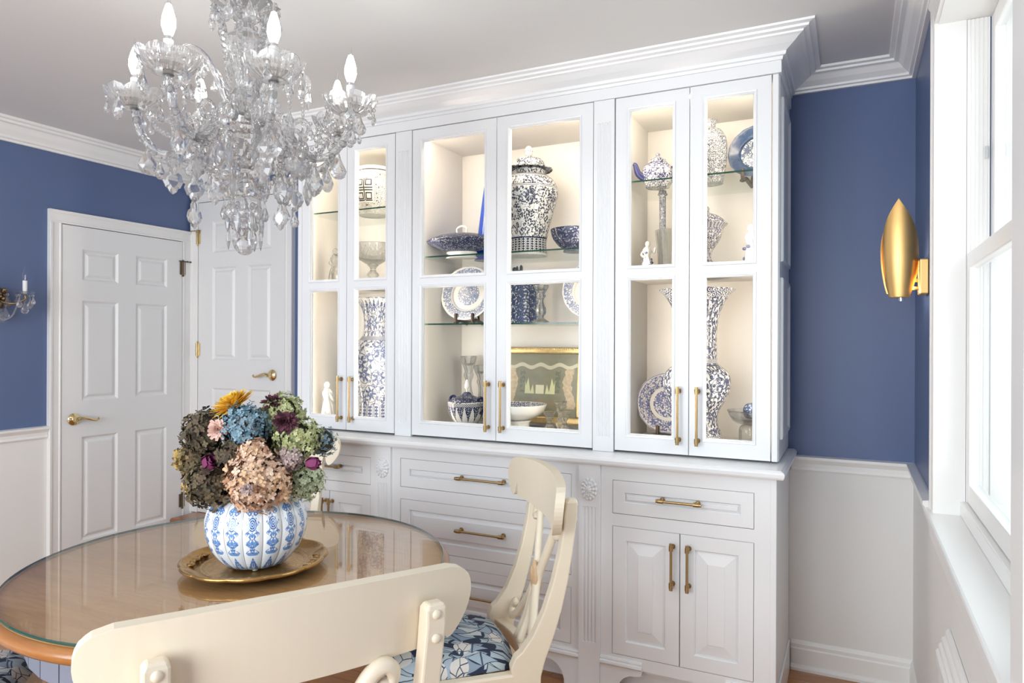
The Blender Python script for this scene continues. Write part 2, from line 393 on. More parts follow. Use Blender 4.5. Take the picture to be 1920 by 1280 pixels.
# chair rails
rp = [(0, 0.845), (0.012, 0.845), (0.016, 0.852), (0.013, 0.862), (0.014, 0.878), (0.024, 0.890), (0.030, 0.897), (0.030, 0.908), (0.006, 0.912), (0, 0.912)]
t = sweep([(XL, YF), (XL, 2.289)], [(o, z + 0.012) for o, z in rp]).build('trim_3', 'trim'); struct(t, 'white chair rail beside the left door', 'moulding')
t = sweep([(-0.236, YB), (XR, YB), (XR, 2.470)], rp).build('trim_4', 'trim'); struct(t, 'white chair rail in the right corner', 'moulding')
t = sweep([(-3.04, YB), (-2.595, YB)], rp).build('trim_5', 'trim'); struct(t, 'short white chair rail between rear door and cabinet', 'moulding')
bp = [(0, 0), (0.028, 0), (0.028, 0.012), (0.020, 0.022), (0.016, 0.024), (0.016, 0.088), (0.013, 0.094), (0.013, 0.108), (0.006, 0.122), (0, 0.124)]
t = sweep([(XL, YF), (XL, 2.289)], bp).build('baseboard_left', 'trim'); struct(t, 'white baseboard on the left wall', 'baseboard')
t = sweep([(-0.236, YB), (XR, YB), (XR, 2.05)], bp).build('baseboard_right', 'trim'); struct(t, 'white moulded baseboard in the right corner', 'baseboard')

# ---------------------------------------------------------------- interior doors
def rect_rings(x0, x1, z0, z1, prof):
    """concentric rectangles: prof is a list of (inset, depth); returns rings in (x, y, z), y towards the viewer is minus"""
    return [[(x0 + i, d, z0 + i), (x1 - i, d, z0 + i), (x1 - i, d, z1 - i), (x0 + i, d, z1 - i)] for i, d in prof]
def six_panel_door(name, label, w, h, loc, rz, hinge_right, panels, casing_w, casing_top, lever_at, hinges, hinge_mat, cas_l, cas_r):
    """local x along the wall, y = 0 wall face, minus y into the room"""
    d = thing(name, loc, rz, None, None); struct(d, label, 'door')
    xs = sorted({0, w} | {p[0] for p in panels} | {p[1] for p in panels}); zs = sorted({0.004, h} | {p[2] for p in panels} | {p[3] for p in panels})
    mb = MB(); yf = -0.019
    for i in range(len(xs) - 1):
        for j in range(len(zs) - 1):
            cx, cz = (xs[i] + xs[i + 1]) / 2, (zs[j] + zs[j + 1]) / 2
            if any(p[0] < cx < p[1] and p[2] < cz < p[3] for p in panels): continue
            mb.box(xs[i], xs[i + 1], yf, -0.001, zs[j], zs[j + 1])
    mb.build('slab', 'door', d)
    for p in panels:
        MB().rings(rect_rings(p[0], p[1], p[2], p[3], [(0, -0.001), (0, yf), (0.012, yf + 0.011), (0.020, yf + 0.011), (0.034, yf + 0.002), (0.040, yf + 0.001)]), True, True, True).build('door_panel', 'door', d)
    # casing: left leg, right leg, head
    cp = lambda a, b: [(a, 0), (a, -0.022), (a + (b - a) * 0.12, -0.024), (a + (b - a) * 0.2, -0.020), (a + (b - a) * 0.7, -0.022), (a + (b - a) * 0.8, -0.029), (a + (b - a) * 0.97, -0.031), (b, -0.026), (b, 0)]
    for (a, b) in ((-0.004, -cas_l), (w + 0.004, w + cas_r)):
        MB().prism(cp(a, b), 0, h + 0.004, lambda p, q, dd: (p, q, dd)).build('casing', 'trim', d)
    MB().prism([(q, p) for p, q in cp(h + 0.004, casing_top)], -cas_l, w + cas_r, lambda q, p, dd: (dd, q, p)).build('casing', 'trim', d)
    for hz in hinges:
        hx = w + 0.002 if hinge_right else -0.002
        hg = MB(); hg.tube([(hx, -0.024, hz - 0.045), (hx, -0.024, hz + 0.045)], 0.0062, 8)
        for k in (-0.0475, 0.0475): hg.sphere((hx, -0.024, hz + k), 0.0075, n=8, m=6)
        if hz == hinges[0]:
            sg = 1 if hinge_right else -1
            hg.tube([(hx - sg * 0.03, -0.028, hz + 0.045), (hx + sg * 0.055, -0.028, hz + 0.045)], 0.0035, 6); hg.sphere((hx + sg * 0.055, -0.028, hz + 0.045), 0.006, n=8, m=6)
            hg.sphere((hx + sg * 0.03, -0.028, hz + 0.045), 0.006, n=8, m=6)
        hg.box(hx - 0.02, hx + 0.02, -0.0225, -0.018, hz - 0.042, hz + 0.042)
        hg.build('hinge', hinge_mat, d, smooth=True, angle=40)
    lx, lz, sg = lever_at
    lv = MB().lathe([(0, 0), (0.020, 0), (0.033, 0.002), (0.034, 0.006), (0.029, 0.012), (0.017, 0.016), (0.013, 0.020), (0.013, 0.045), (0.0, 0.047)], 24)
    lv.v = [(lx + a, -0.019 - c, lz + b) for a, b, c in lv.v]
    pts = cr([(lx, -0.058, lz), (lx + sg * 0.02, -0.06, lz + 0.006), (lx + sg * 0.05, -0.06, lz + 0.004), (lx + sg * 0.085, -0.06, lz - 0.008), (lx + sg * 0.11, -0.06, lz - 0.012), (lx + sg * 0.122, -0.06, lz - 0.004), (lx + sg * 0.115, -0.06, lz + 0.002)], 4)
    lv.tube(pts, [0.011 - 0.007 * i / (len(pts) - 1) for i in range(len(pts))], 8)
    lv.build('door_lever', 'poldbrass', d, smooth=True, angle=50)
    return d
# left wall door: local x runs with +y of the world (rotation +90 deg), room side is minus local y -> world +x
pl = []
for (a, b) in ((0.112, 0.328), (0.440, 0.655)):
    pl += [(a, b, 0.252, 0.842), (a, b, 1.045, 1.614), (a, b, 1.728, 1.905)]
six_panel_door('door_1', 'white six-panel door in the blue left wall with lever at its left', 0.766, 2.031, (XL, 2.36, 0), PI / 2, True, pl, 0.07, 2.106, (0.064, 0.946, 1), (1.86, 0.35), 'bronze', 0.069, 0.086)
pl = []
for (a, b) in ((0.128, 0.340), (0.442, 0.640)):
    pl += [(a, b, 0.25, 0.82), (a, b, 1.000, 1.600), (a, b, 1.695, 1.90)]
six_panel_door('door_2', 'white six-panel door behind the chandelier with lever at its right', 0.752, 2.025, (-3.862, YB, 0.265), 0, False, pl, 0.07, 2.098, (0.655, 0.914, -1), (1.80, 1.066), 'poldbrass', 0.066, 0.064)
st = thing('door_step', (-3.46, 3.14, 0), 0, 'oak tread step below the rear door', 'step')
MB().box(-0.40, 0.44, -0.10, 0.076, 0.0, 0.232).build('riser', 'trim', st, bevel=0.002)
MB().prism([(-0.13, 0.232), (-0.138, 0.244), (-0.138, 0.254), (-0.13, 0.266), (0.072, 0.266), (0.072, 0.232)], -0.42, 0.45, lambda a, b, d: (d, a, b)).build('tread', 'oakstep', st, bevel=0.006)

# ---------------------------------------------------------------- window at the right
wn = thing('window_1', (0, 0, 0), 0, None, None); struct(wn, 'white double-hung window with a deep sill at the right', 'window')
# casing around the opening
MB().prism([(WY1 - 0.004, XR), (WY1 - 0.004, XR - 0.010), (WY1 + 0.008, XR - 0.013), (WY1 + 0.02, XR - 0.008), (WY1 + 0.05, XR - 0.010), (WY1 + 0.058, XR - 0.014), (WY1 + 0.070, XR - 0.014), (WY1 + 0.073, XR)], 0.890, 2.41, lambda a, b, d: (b, a, d)).build('casing', 'trim', wn)
MB().prism([(WY0, XR), (WY0, XR - 0.012), (WY0 - 0.02, XR - 0.015), (WY0 - 0.1, XR - 0.015), (WY0 - 0.11, XR)], 0.890, 2.41, lambda a, b, d: (b, a, d)).build('casing', 'trim', wn)
MB().prism([(WZ1, XR), (WZ1, XR - 0.010), (WZ1 + 0.03, XR - 0.013), (WZ1 + 0.068, XR - 0.014), (WZ1 + 0.078, XR - 0.020), (WZ1 + 0.085, XR - 0.020), (WZ1 + 0.085, XR)], WY0 - 0.11, WY1 + 0.073, lambda a, b, d: (b, d, a)).build('casing', 'trim', wn)
# jambs
MB().box(XR, 0.293, WY1 - 0.004, WY1 + 0.01, 0.868, WZ1).build('jamb', 'trim', wn)
MB().box(XR, 0.45, WY0 - 0.01, WY0 + 0.006, 0.868, WZ1).build('jamb', 'trim', wn)
MB().box(XR, 0.45, WY0, WY1, WZ1 - 0.004, WZ1 + 0.02).build('jamb', 'trim', wn)
# ribbed sash track
tk = MB(); pr = [(0.293, WY1 + 0.02)]
for i in range(5):
    x0 = 0.294 + i * 0.0106
    pr += [(x0, WY1 - 0.006), (x0 + 0.0068, WY1 - 0.006), (x0 + 0.0076, WY1 - 0.0035), (x0 + 0.0098, WY1 - 0.0035)]
pr += [(0.349, WY1 - 0.006), (0.352, WY1 + 0.02)]
tk.prism(pr, 0.89, WZ1 - 0.005, lambda a, b, d: (a, b, d)).build('sash_track', 'trim', wn)
MB().box(0.337, 0.344, WY1 - 0.010, WY1 - 0.006, 1.92, 1.955).build('tilt_latch', 'silver', wn)
# stool
MB().box(XR - 0.027, 0.335, WY0 - 0.5, WY1 + 0.105, 0.868, 0.890).build('sill', 'trim', wn, bevel=0.006)
MB().box(0.280, 0.40, WY0, WY1, 0.890, 0.932).build('sill_riser', 'trim', wn, bevel=0.004)
MB().box(XR - 0.010, XR, WY0 - 0.45, WY1 + 0.10, 0.80, 0.868).build('apron', 'trim', wn, bevel=0.003)
def sash(x0, x1, z0, z1, stile, rt_, rb):
    s_ = thing('sash', (0, 0, 0), 0, None, None); s_.parent = wn
    y0, y1 = WY0 + 0.008, WY1 - 0.008
    MB().box(x0, x1, y0, y0 + stile, z0, z1).build('stile', 'trim', s_, bevel=0.003)
    MB().box(x0, x1, y1 - stile, y1, z0, z1).build('stile', 'trim', s_, bevel=0.003)
    MB().box(x0, x1, y0 + stile, y1 - stile, z0, z0 + rb).build('rail', 'trim', s_, bevel=0.003)
    MB().box(x0, x1, y0 + stile, y1 - stile, z1 - rt_, z1).build('rail', 'trim', s_, bevel=0.003)
    MB().box((x0 + x1) / 2 - 0.002, (x0 + x1) / 2 + 0.002, y0 + stile - 0.004, y1 - stile + 0.004, z0 + rb - 0.004, z1 - rt_ + 0.004).build('pane', 'pane', s_)
    return s_
sash(0.295, 0.325, 0.935, 1.650, 0.048, 0.045, 0.055)
sash(0.353, 0.383, 1.630, WZ1 - 0.006, 0.048, 0.05, 0.04)
MB().box(0.335, 0.46, WY0, WY1, 0.85, 0.884).build('outer_sill', 'trim', wn)
MB().box(0.353, 0.45, WY1 - 0.004, WY1 + 0.02, 0.868, WZ1).build('outer_jamb', 'trim', wn)
# added rear window, never in view, framing the fill light
w2 = thing('added_window', (0, YF, 0), 0, None, None); struct(w2, 'added wide white window behind the camera for fill light', 'window')
for i in range(4):
    x = -3.25 + i * 1.0
    MB().box(x - 0.035, x + 0.035, -0.08, 0.02, 0.65, 2.35).build('mullion', 'trim', w2, bevel=0.003)
for z in (0.65, 1.5, 2.32):
    MB().box(-3.25, -0.25, -0.08, 0.018, z, z + 0.045).build('rail', 'trim', w2, bevel=0.003)

# radiator cover below the window
rc = thing('radiator_cover', (0, 0, 0), 0, 'white radiator cover with stepped moulded top beneath the window sill', 'radiator cover')
tp = [(XR - 0.005, 0.600), (XR - 0.034, 0.600), (XR - 0.036, 0.628), (XR - 0.030, 0.634), (XR - 0.030, 0.644), (XR - 0.024, 0.650), (XR - 0.023, 0.662), (XR - 0.016, 0.667), (XR - 0.015, 0.678), (XR - 0.010, 0.686), (XR - 0.005, 0.686)]
MB().prism(tp, 0.35, 2.02, lambda a, b, d: (a, d, b)).build('moulded_top', 'trim', rc)
MB().box(XR - 0.030, XR - 0.005, 0.36, 2.01, 0.56, 0.600).build('top_rail', 'trim', rc, bevel=0.002)
MB().box(XR - 0.030, XR - 0.005, 1.97, 2.01, 0.0, 0.56).build('end_post', 'trim', rc, bevel=0.002)
MB().box(XR - 0.030, XR - 0.005, 0.36, 0.40, 0.0, 0.56).build('end_post', 'trim', rc, bevel=0.002)
for i in range(26):
    y0 = 0.43 + i * 0.059
    MB().box(XR - 0.027, XR - 0.018, y0, y0 + 0.035, 0.08, 0.56).build('slat', 'trim', rc)
MB().box(XR - 0.030, XR - 0.005, 0.40, 1.97, 0.0, 0.08).build('bottom_rail', 'trim', rc, bevel=0.002)

# ---------------------------------------------------------------- china cabinet
CF, BF, IB = 2.763, 2.642, 3.205         # front planes of hutch and base, inside back
def bar_handle(L, vertical):
    """bar pull with two posts; origin on the door face, minus y outwards"""
    mb = MB(); h = L / 2; q = (lambda a, y_: (0, y_, a)) if vertical else (lambda a, y_: (a, y_, 0))
    mb.tube([q(-h, -0.032), q(h, -0.032)], 0.0052, 10)
    for s_ in (-1, 1):
        mb.tube([q(s_ * (h - 0.016), 0), q(s_ * (h - 0.016), -0.004), q(s_ * (h - 0.016), -0.0041), q(s_ * (h - 0.016), -0.03)], [0.010, 0.010, 0.0055, 0.0055], 10)
        mb.tube([q(s_ * (h - 0.026), -0.032), q(s_ * (h - 0.006), -0.032)], 0.0085, 10)
        mb.tube([q(s_ * (h - 0.004), -0.032), q(s_ * (h + 0.002), -0.032)], 0.0070, 10)
    o = mb.build('handle', 'brass', None, smooth=True, angle=40); COL.objects.unlink(o)
    return o
H_UP, H_DOOR, H_DRAW, H_WIDE = bar_handle(0.225, True), bar_handle(0.172, True), bar_handle(0.165, False), bar_handle(0.238, False)

def glass_door(unit, x0, x1, g0, g1, hx):
    """framed door with two lights; hx = x of the handle"""
    z0, z1 = 0.947, 2.392
    d = thing('door', (0, 0, 0), 0, None, None); d.parent = unit
    zr = ((1.015, 1.645), (1.700, 2.335))
    f = MB(); yb, yf = CF + 0.022, CF
    f.box(x0 + 0.0015, g0, yf, yb, z0, z1); f.box(g1, x1 - 0.0015, yf, yb, z0, z1)
    f.box(g0, g1, yf, yb, z0, zr[0][0]); f.box(g0, g1, yf, yb, zr[0][1], zr[1][0]); f.box(g0, g1, yf, yb, zr[1][1], z1)
    f.build('frame', 'cab', d)
    for (a, b) in zr:
        rs = [[(g0 - i, y_, a - i), (g1 + i, y_, a - i), (g1 + i, y_, b + i), (g0 - i, y_, b + i)] for i, y_ in ((0.012, yf - 0.0005), (0.010, yf - 0.005), (0.004, yf - 0.004), (0.0, yf + 0.006), (-0.003, yf + 0.008), (-0.003, yf + 0.012), (0.012, yf + 0.012))]
        MB().rings(rs, True, False, False).build('glazing_bead', 'cab', d)
        MB().box(g0 - 0.006, g1 + 0.006, yf + 0.009, yf + 0.013, a - 0.006, b + 0.006).build('pane', 'cabpane', d)
    inst(H_UP, d, (hx, CF, 1.103))
    return d

def glass_shelf(unit, x0, x1, z, y0=2.80):
    mb = MB(); mb.box(x0, x1, y0, IB - 0.005, z + 0.0005, z + 0.0075)
    o = mb.build('glass_shelf', 'shelf', unit, mats=['shelf', 'shelfedge'])
    for p in o.data.polygons: p.material_index = 1 if p.normal.y < -0.5 else 0
    return o
def mid_shelf(unit, x0, x1, z=1.660):
    return MB().box(x0, x1, 2.80, IB - 0.002, z, z + 0.018).build('fixed_shelf', 'inside', unit, bevel=0.001)

def hutch(label, x0, x1, doors, open_l=True):
    u = thing('display_cabinet', (0, 0, 0), 0, label, 'cabinet', 'upper glass display cabinets')
    zt = 2.394
    MB().box(x0, x0 + 0.018, CF + 0.024, IB, 0.945, zt).build('side_panel', 'inside', u)
    MB().box(x1 - 0.018, x1, CF + 0.024, IB, 0.945, zt).build('side_panel', 'inside', u)
    MB().box(x0, x1, IB, IB + 0.010, 0.945, zt).build('back_panel', 'inside', u)
    MB().box(x0 + 0.018, x1 - 0.018, CF + 0.024, IB, 0.945, 0.970).build('floor_panel', 'inside', u)
    MB().box(x0 + 0.018, x1 - 0.018, CF + 0.024, IB, 2.372, zt).build('top_panel', 'inside', u)
    for d in doors: glass_door(u, *d)
    for xs in (x0 + 0.0185, x1 - 0.0185):
        sg = 1 if xs < (x0 + x1) / 2 else -1
        MB().box(min(xs, xs + sg * 0.006), max(xs, xs + sg * 0.006), CF + 0.030, CF + 0.042, 0.99, 2.35).build('light_strip', 'led', u)
    MB().box(x0 + 0.03, x1 - 0.03, CF + 0.030, CF + 0.042, 2.364, 2.3715).build('light_strip', 'led', u)  # added strip, no such fixture; brightens the cabinet's upper inside
    return u
hl = hutch('left upper display cabinet holding the double happiness jar and tall baluster vase', -2.572, -1.982, [(-2.570, -2.277, -2.512, -2.334, -2.307), (-2.277, -1.984, -2.220, -2.041, -2.233)])
glass_shelf(hl, -2.55, -2.003, 2.047); mid_shelf(hl, -2.553, -2.001)
hc = hutch('wide central display cabinet holding the lidded temple jar', -1.886, -0.977, [(-1.885, -1.4335, -1.828, -1.497, -1.471), (-1.4335, -0.978, -1.370, -1.041, -1.397)])
glass_shelf(hc, -1.866, -0.997, 1.788); glass_shelf(hc, -1.866, -0.997, 1.468)
hr = hutch('right upper display cabinet holding the tall trumpet vase', -0.885, -0.262, [(-0.883, -0.580, -0.821, -0.646, -0.618), (-0.580, -0.276, -0.517, -0.340, -0.544)])
glass_shelf(hr, -0.865, -0.282, 2.048); mid_shelf(hr, -0.866, -0.281)
# face frame corner and panelled outer side on the right unit
MB().box(-0.274, -0.252, CF + 0.002, CF + 0.024, 0.945, 2.394).build('corner_stile', 'cab', hr, bevel=0.003)
sd = MB(); sd.box(-0.262, -0.2495, CF + 0.024, YB - 0.002, 0.945, 2.394)
sd.build('outer_side', 'cab', hr)
for (a, b) in ((1.02, 1.64), (1.70, 2.33)):
    rs = [[(x_, CF + 0.075 + i, a + i), (x_, YB - 0.05 - i, a + i), (x_, YB - 0.05 - i, b - i), (x_, CF + 0.075 + i, b - i)] for i, x_ in ((0, -0.2495), (0.002, -0.241), (0.012, -0.239), (0.018, -0.245), (0.024, -0.2485))]
    MB().rings(rs, True, False, True).build('side_moulding', 'cab', hr)
MB().box(-2.60, -2.573, CF + 0.002, YB - 0.002, 0.945, 2.394).build('outer_side', 'cab', hl, bevel=0.002)

def fluted(w, z0, z1, n, depth=0.006):
    """flat pilaster face with n concave flutes, outline in (x, y)"""
    pts = []; m_ = 0.014; fwd = (w - 2 * m_) / n
    pts.append((-w / 2, 0.02)); pts.append((-w / 2, 0))
    for i in range(n):
        a = -w / 2 + m_ + i * fwd
        for k in range(7):
            t_ = k / 6; pts.append((a + fwd * (0.08 + 0.84 * t_), depth * math.sin(PI * t_)))
    pts += [(w / 2, 0), (w / 2, 0.02)]
    return MB().prism(pts, z0, z1, lambda a, b, d: (a, b, d))
def pilaster(unit, xc, w, yf, z0, z1, fz0, fz1, n):
    p = thing('pilaster', (xc, yf, 0), 0, None, None); p.parent = unit
    MB().box(-w / 2, w / 2, 0, 0.02, z0, fz0).build('plinth_block', 'cab', p)
    MB().box(-w / 2, w / 2, 0, 0.02, fz1, z1).build('cap_block', 'cab', p)
    fluted(w, fz0, fz1, n).build('fluted_shaft', 'cab', p, smooth=True, angle=35)
    return p
pilaster(hc, -1.933, 0.092, CF - 0.004, 0.9385, 2.393, 1.00, 2.30, 4)
pilaster(hc, -0.931, 0.089, CF - 0.004, 0.9385, 2.393, 1.00, 2.30, 4)

# frieze and crown over the hutch
fr = sweep([(-2.602, YB - 0.001), (-2.602, CF - 0.001), (-0.2485, CF - 0.001), (-0.2485, YB - 0.001)], [(-0.02, 2.3945), (0.006, 2.3945), (0.006, 2.440), (-0.02, 2.440)]).build('trim_6', 'cab'); struct(fr, 'plain white frieze board above the cabinet doors', 'moulding')
t = sweep([(-2.602, YB - 0.001), (-2.602, CF - 0.001), (-0.2485, CF - 0.001), (-0.2485, YB - 0.001)],
          [(-0.02, 2.4405), (0.010, 2.4405), (0.012, 2.452), (0.022, 2.454), (0.024, 2.466), (0.030, 2.470), (0.052, 2.482), (0.075, 2.498), (0.085, 2.502), (0.087, 2.508), (0.104, 2.511), (0.106, 2.519), (0.124, 2.522), (0.126, 2.5295), (-0.02, 2.5295)]).build('trim_7', 'cab'); struct(t, 'stepped white crown moulding on top of the cabinet', 'moulding')
# continuous worktop
wt = sweep([(-2.63, YB - 0.005), (-2.63, BF), (-0.246, BF), (-0.246, YB - 0.005)], [(-0.20, 0.904), (0.016, 0.904), (0.026, 0.906), (0.030, 0.913), (0.032, 0.925), (0.028, 0.932), (0.018, 0.9375), (-0.20, 0.9375)])
wt.box(-2.45, -0.44, BF + 0.19, YB - 0.004, 0.904, 0.9375)
wt = wt.build('countertop', 'cab'); tag(wt, 'continuous white worktop with rounded edge between base units and glass cabinets', 'countertop')

def raised_front(unit, name, x0, x1, z0, z1, stile, raise_w, handles):
    d = thing(name, (0, 0, 0), 0, None, None); d.parent = unit
    y0 = BF
    MB().rings([[(a, y_, b) for a, b in ((x0 + i, z0 + i), (x1 - i, z0 + i), (x1 - i, z1 - i), (x0 + i, z1 - i))] for i, y_ in ((0, y0 + 0.018), (0, y0 + 0.001), (0.0012, y0), (stile, y0), (stile + 0.003, y0 + 0.004), (stile + 0.004, y0 + 0.012))], True, True, False).build('frame', 'cab', d)
    MB().rings([[(a, y_, b) for a, b in ((x0 + i, z0 + i), (x1 - i, z0 + i), (x1 - i, z1 - i), (x0 + i, z1 - i))] for i, y_ in ((stile + 0.002, y0 + 0.012), (stile + 0.010, y0 + 0.0085), (stile + 0.010 + raise_w, y0 + 0.0030), (stile + 0.0125 + raise_w, y0 + 0.0012))], True, True, True).build('panel', 'cab', d)
    for hobj, loc in handles: inst(hobj, d, loc)
    return d
def base_unit(label, x0, x1, fronts, ends):
    u = thing('base_cabinet', (0, 0, 0), 0, label, 'cabinet', 'base cabinets below the worktop')
    # face frame: grid minus openings
    xs = sorted({x0, x1} | {f[1] for f in fronts} | {f[2] for f in fronts}); zs = sorted({0.118, 0.9035} | {f[3] for f in fronts} | {f[4] for f in fronts})
    mb = MB()
    for i in range(len(xs) - 1):
        for j in range(len(zs) - 1):
            cx, cz = (xs[i] + xs[i + 1]) / 2, (zs[j] + zs[j + 1]) / 2
            if any(f[1] < cx < f[2] and f[3] < cz < f[4] for f in fronts): continue
            mb.box(xs[i], xs[i + 1], BF, BF + 0.02, zs[j], zs[j + 1])
    mb.build('face_frame', 'cab', u)
    MB().box(x0, x1, BF + 0.024, YB - 0.006, 0.10, 0.9035).build('carcass', 'cab', u)
    MB().box(x0, x1, BF + 0.07, BF + 0.085, 0.0, 0.10).build('toe_kick', 'cab', u)
    g_ = 0.0018
    for (nm, a, b, c, d, stile, rw, hs) in fronts: raised_front(u, nm, a + g_, b - g_, c + g_, d - g_, stile, rw, hs)
    return u
HY = BF
bl = base_unit('left base cabinet with one drawer over two doors, behind the flowers', -2.590, -2.0, [
    ('drawer', -2.523, -2.031, 0.716, 0.845, 0.045, 0.0, [(H_DRAW, (-2.277, HY, 0.79))]),
    ('door', -2.523, -2.277, 0.166, 0.668, 0.05, 0.035, [(H_DOOR, (-2.297, HY, 0.548))]),
    ('door', -2.277, -2.031, 0.166, 0.668, 0.05, 0.035, [(H_DOOR, (-2.257, HY, 0.548))])], 0)
bc = base_unit('central base cabinet with three wide drawers', -1.999, -0.899, [
    ('drawer', -1.862, -1.024, 0.725, 0.856, 0.045, 0.0, [(H_WIDE, (-1.434, HY, 0.795))]),
    ('drawer', -1.862, -1.024, 0.446, 0.671, 0.045, 0.012, [(H_WIDE, (-1.434, HY, 0.567))]),
    ('drawer', -1.862, -1.024, 0.167, 0.396, 0.045, 0.012, [(H_WIDE, (-1.434, HY, 0.288))])], 0)
br = base_unit('right base cabinet with one drawer over two doors, nearest the window wall', -0.8985, -0.246, [
    ('drawer', -0.851, -0.319, 0.716, 0.848, 0.045, 0.0, [(H_DRAW, (-0.586, HY, 0.789))]),
    ('door', -0.851, -0.586, 0.164, 0.668, 0.052, 0.038, [(H_DOOR, (-0.612, HY, 0.547))]),
    ('door', -0.586, -0.319, 0.164, 0.668, 0.052, 0.038, [(H_DOOR, (-0.552, HY, 0.547))])], 0)
MB().box(-0.266, -0.243, BF - 0.001, BF + 0.022, 0.0, 0.9035).build('corner_stile', 'cab', br, bevel=0.003)
MB().box(-0.246, -0.238, BF + 0.10, YB - 0.035, 0.0, 0.13).build('side_base_moulding', 'cab', br, bevel=0.003)

def rosette(parent, xc, yc, zc, rx, rz):
    mb = MB(); n = 72; rs = []
    for (r, dep, amp, ph, cnt) in ((1.0, 0.0, 0.06, 0, 14), (0.98, 0.006, 0.06, 0, 14), (0.86, 0.010, 0.05, 0, 14), (0.70, 0.006, 0, 0, 14), (0.66, 0.009, 0.09, 0.2, 12), (0.52, 0.013, 0.08, 0.2, 12), (0.38, 0.008, 0, 0, 12), (0.33, 0.011, 0.05, 0, 9), (0.24, 0.015, 0.03, 0, 9), (0.12, 0.016, 0, 0, 9), (0.02, 0.017, 0, 0, 9)):
        ring = []
        for k in range(n):
            a = 2 * PI * k / n; q = math.cos(cnt * a + ph)
            ring.append((xc + rx * r * (1 + amp * q) * math.cos(a), yc - dep - (0.003 * q if amp else 0) * (1 if dep > 0.001 else 0), zc + rz * r * (1 + amp * q) * math.sin(a)))
        rs.append(ring)
    return mb.rings(rs).build('rosette', 'cab', parent, smooth=True)
for xc in (-1.953, -0.943):
    p = pilaster(bc, xc, 0.088, BF - 0.012, 0.0, 0.9035, 0.195, 0.735, 4)
    rosette(p, 0, 0, 0.805, 0.034, 0.044)
# base mouldings and curved bracket feet on either side of every pilaster
def bracket(unit, xe, sg, w):
    """xe = outer edge of the pilaster, sg = direction; an ogee foot under a stepped moulding"""
    b = [(0, 0), (0, 0.118), (w, 0.118), (w - 0.004, 0.098), (w - 0.022, 0.092), (w - 0.05, 0.090), (w - 0.075, 0.076), (w - 0.095, 0.05), (w - 0.105, 0.02), (w - 0.105, 0)]
    MB().prism([(xe + sg * a, c) for a, c in b], BF - 0.003, BF + 0.03).build('bracket_foot', 'cab', unit)
    MB().prism([(BF, 0.150), (BF - 0.006, 0.150), (BF - 0.008, 0.143), (BF - 0.006, 0.138), (BF - 0.013, 0.134), (BF - 0.014, 0.126), (BF - 0.010, 0.120), (BF, 0.118)], xe, xe + sg * w, lambda a, c, d: (d, a, c)).build('base_moulding', 'cab', unit)
bracket(bc, -1.9085, 1, 0.17); bracket(bc, -0.9875, -1, 0.17); bracket(bl, -1.9995, -1, 0.17); bracket(br, -0.8985, 1, 0.17); bracket(br, -0.266, -1, 0.15)

# ---------------------------------------------------------------- round dining table
TX, TY = -1.64, 1.517
tb = thing('dining_table', (TX, TY, 0), 0, 'round wooden dining table with a glass top and grey painted base', 'table')
tw = MB().lathe([(0, 0.686), (0.585, 0.686), (0.600, 0.688), (0.612, 0.694), (0.619, 0.704), (0.619, 0.714), (0.612, 0.723), (0.600, 0.7275), (0.0, 0.7275)], 96)
o = tw.build('wooden_top', 'tabwood_lit', tb, smooth=True, angle=40, mats=['tabwood_lit', 'tabrim_shade'])
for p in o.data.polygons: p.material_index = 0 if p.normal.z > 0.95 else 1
gl = MB().lathe([(0, 0.7285), (0.599, 0.7285), (0.6015, 0.731), (0.6015, 0.734), (0.599, 0.7365), (0, 0.7365)], 128)
o = gl.build('glass_top', 'tabglass', tb, mats=['tabglass', 'tabedge'])
for p in o.data.polygons: p.material_index = 0 if abs(p.normal.z) > 0.9 else 1
ap = MB(); n_ = 40
for k in range(n_):
    a0, a1 = 2 * PI * k / n_ + 0.004, 2 * PI * (k + 1) / n_ - 0.004
    ap.add([(r * math.cos(a), r * math.sin(a), z) for z in (0.590, 0.6855) for r in (0.50, 0.535) for a in (a0, a1)],
           [(0, 1, 3, 2), (4, 6, 7, 5), (0, 4, 5, 1), (2, 3, 7, 6), (0, 2, 6, 4), (1, 5, 7, 3)])
ap.build('apron', 'greyblue', tb)
MB().lathe([(0.0, 0.02), (0.30, 0.02), (0.32, 0.05), (0.30, 0.085), (0.16, 0.12), (0.11, 0.17), (0.10, 0.25), (0.145, 0.36), (0.15, 0.42), (0.11, 0.50), (0.13, 0.57), (0.28, 0.62), (0.30, 0.6855), (0, 0.6855)], 40).build('pedestal', 'greyblue', tb, smooth=True, angle=45)
for k in range(4):
    a = PI / 4 + k * PI / 2
    MB().sphere((0.27 * math.cos(a), 0.27 * math.sin(a), 0.018), 0.035, 0.035, 0.018).build('foot', 'greyblue', tb, smooth=True)

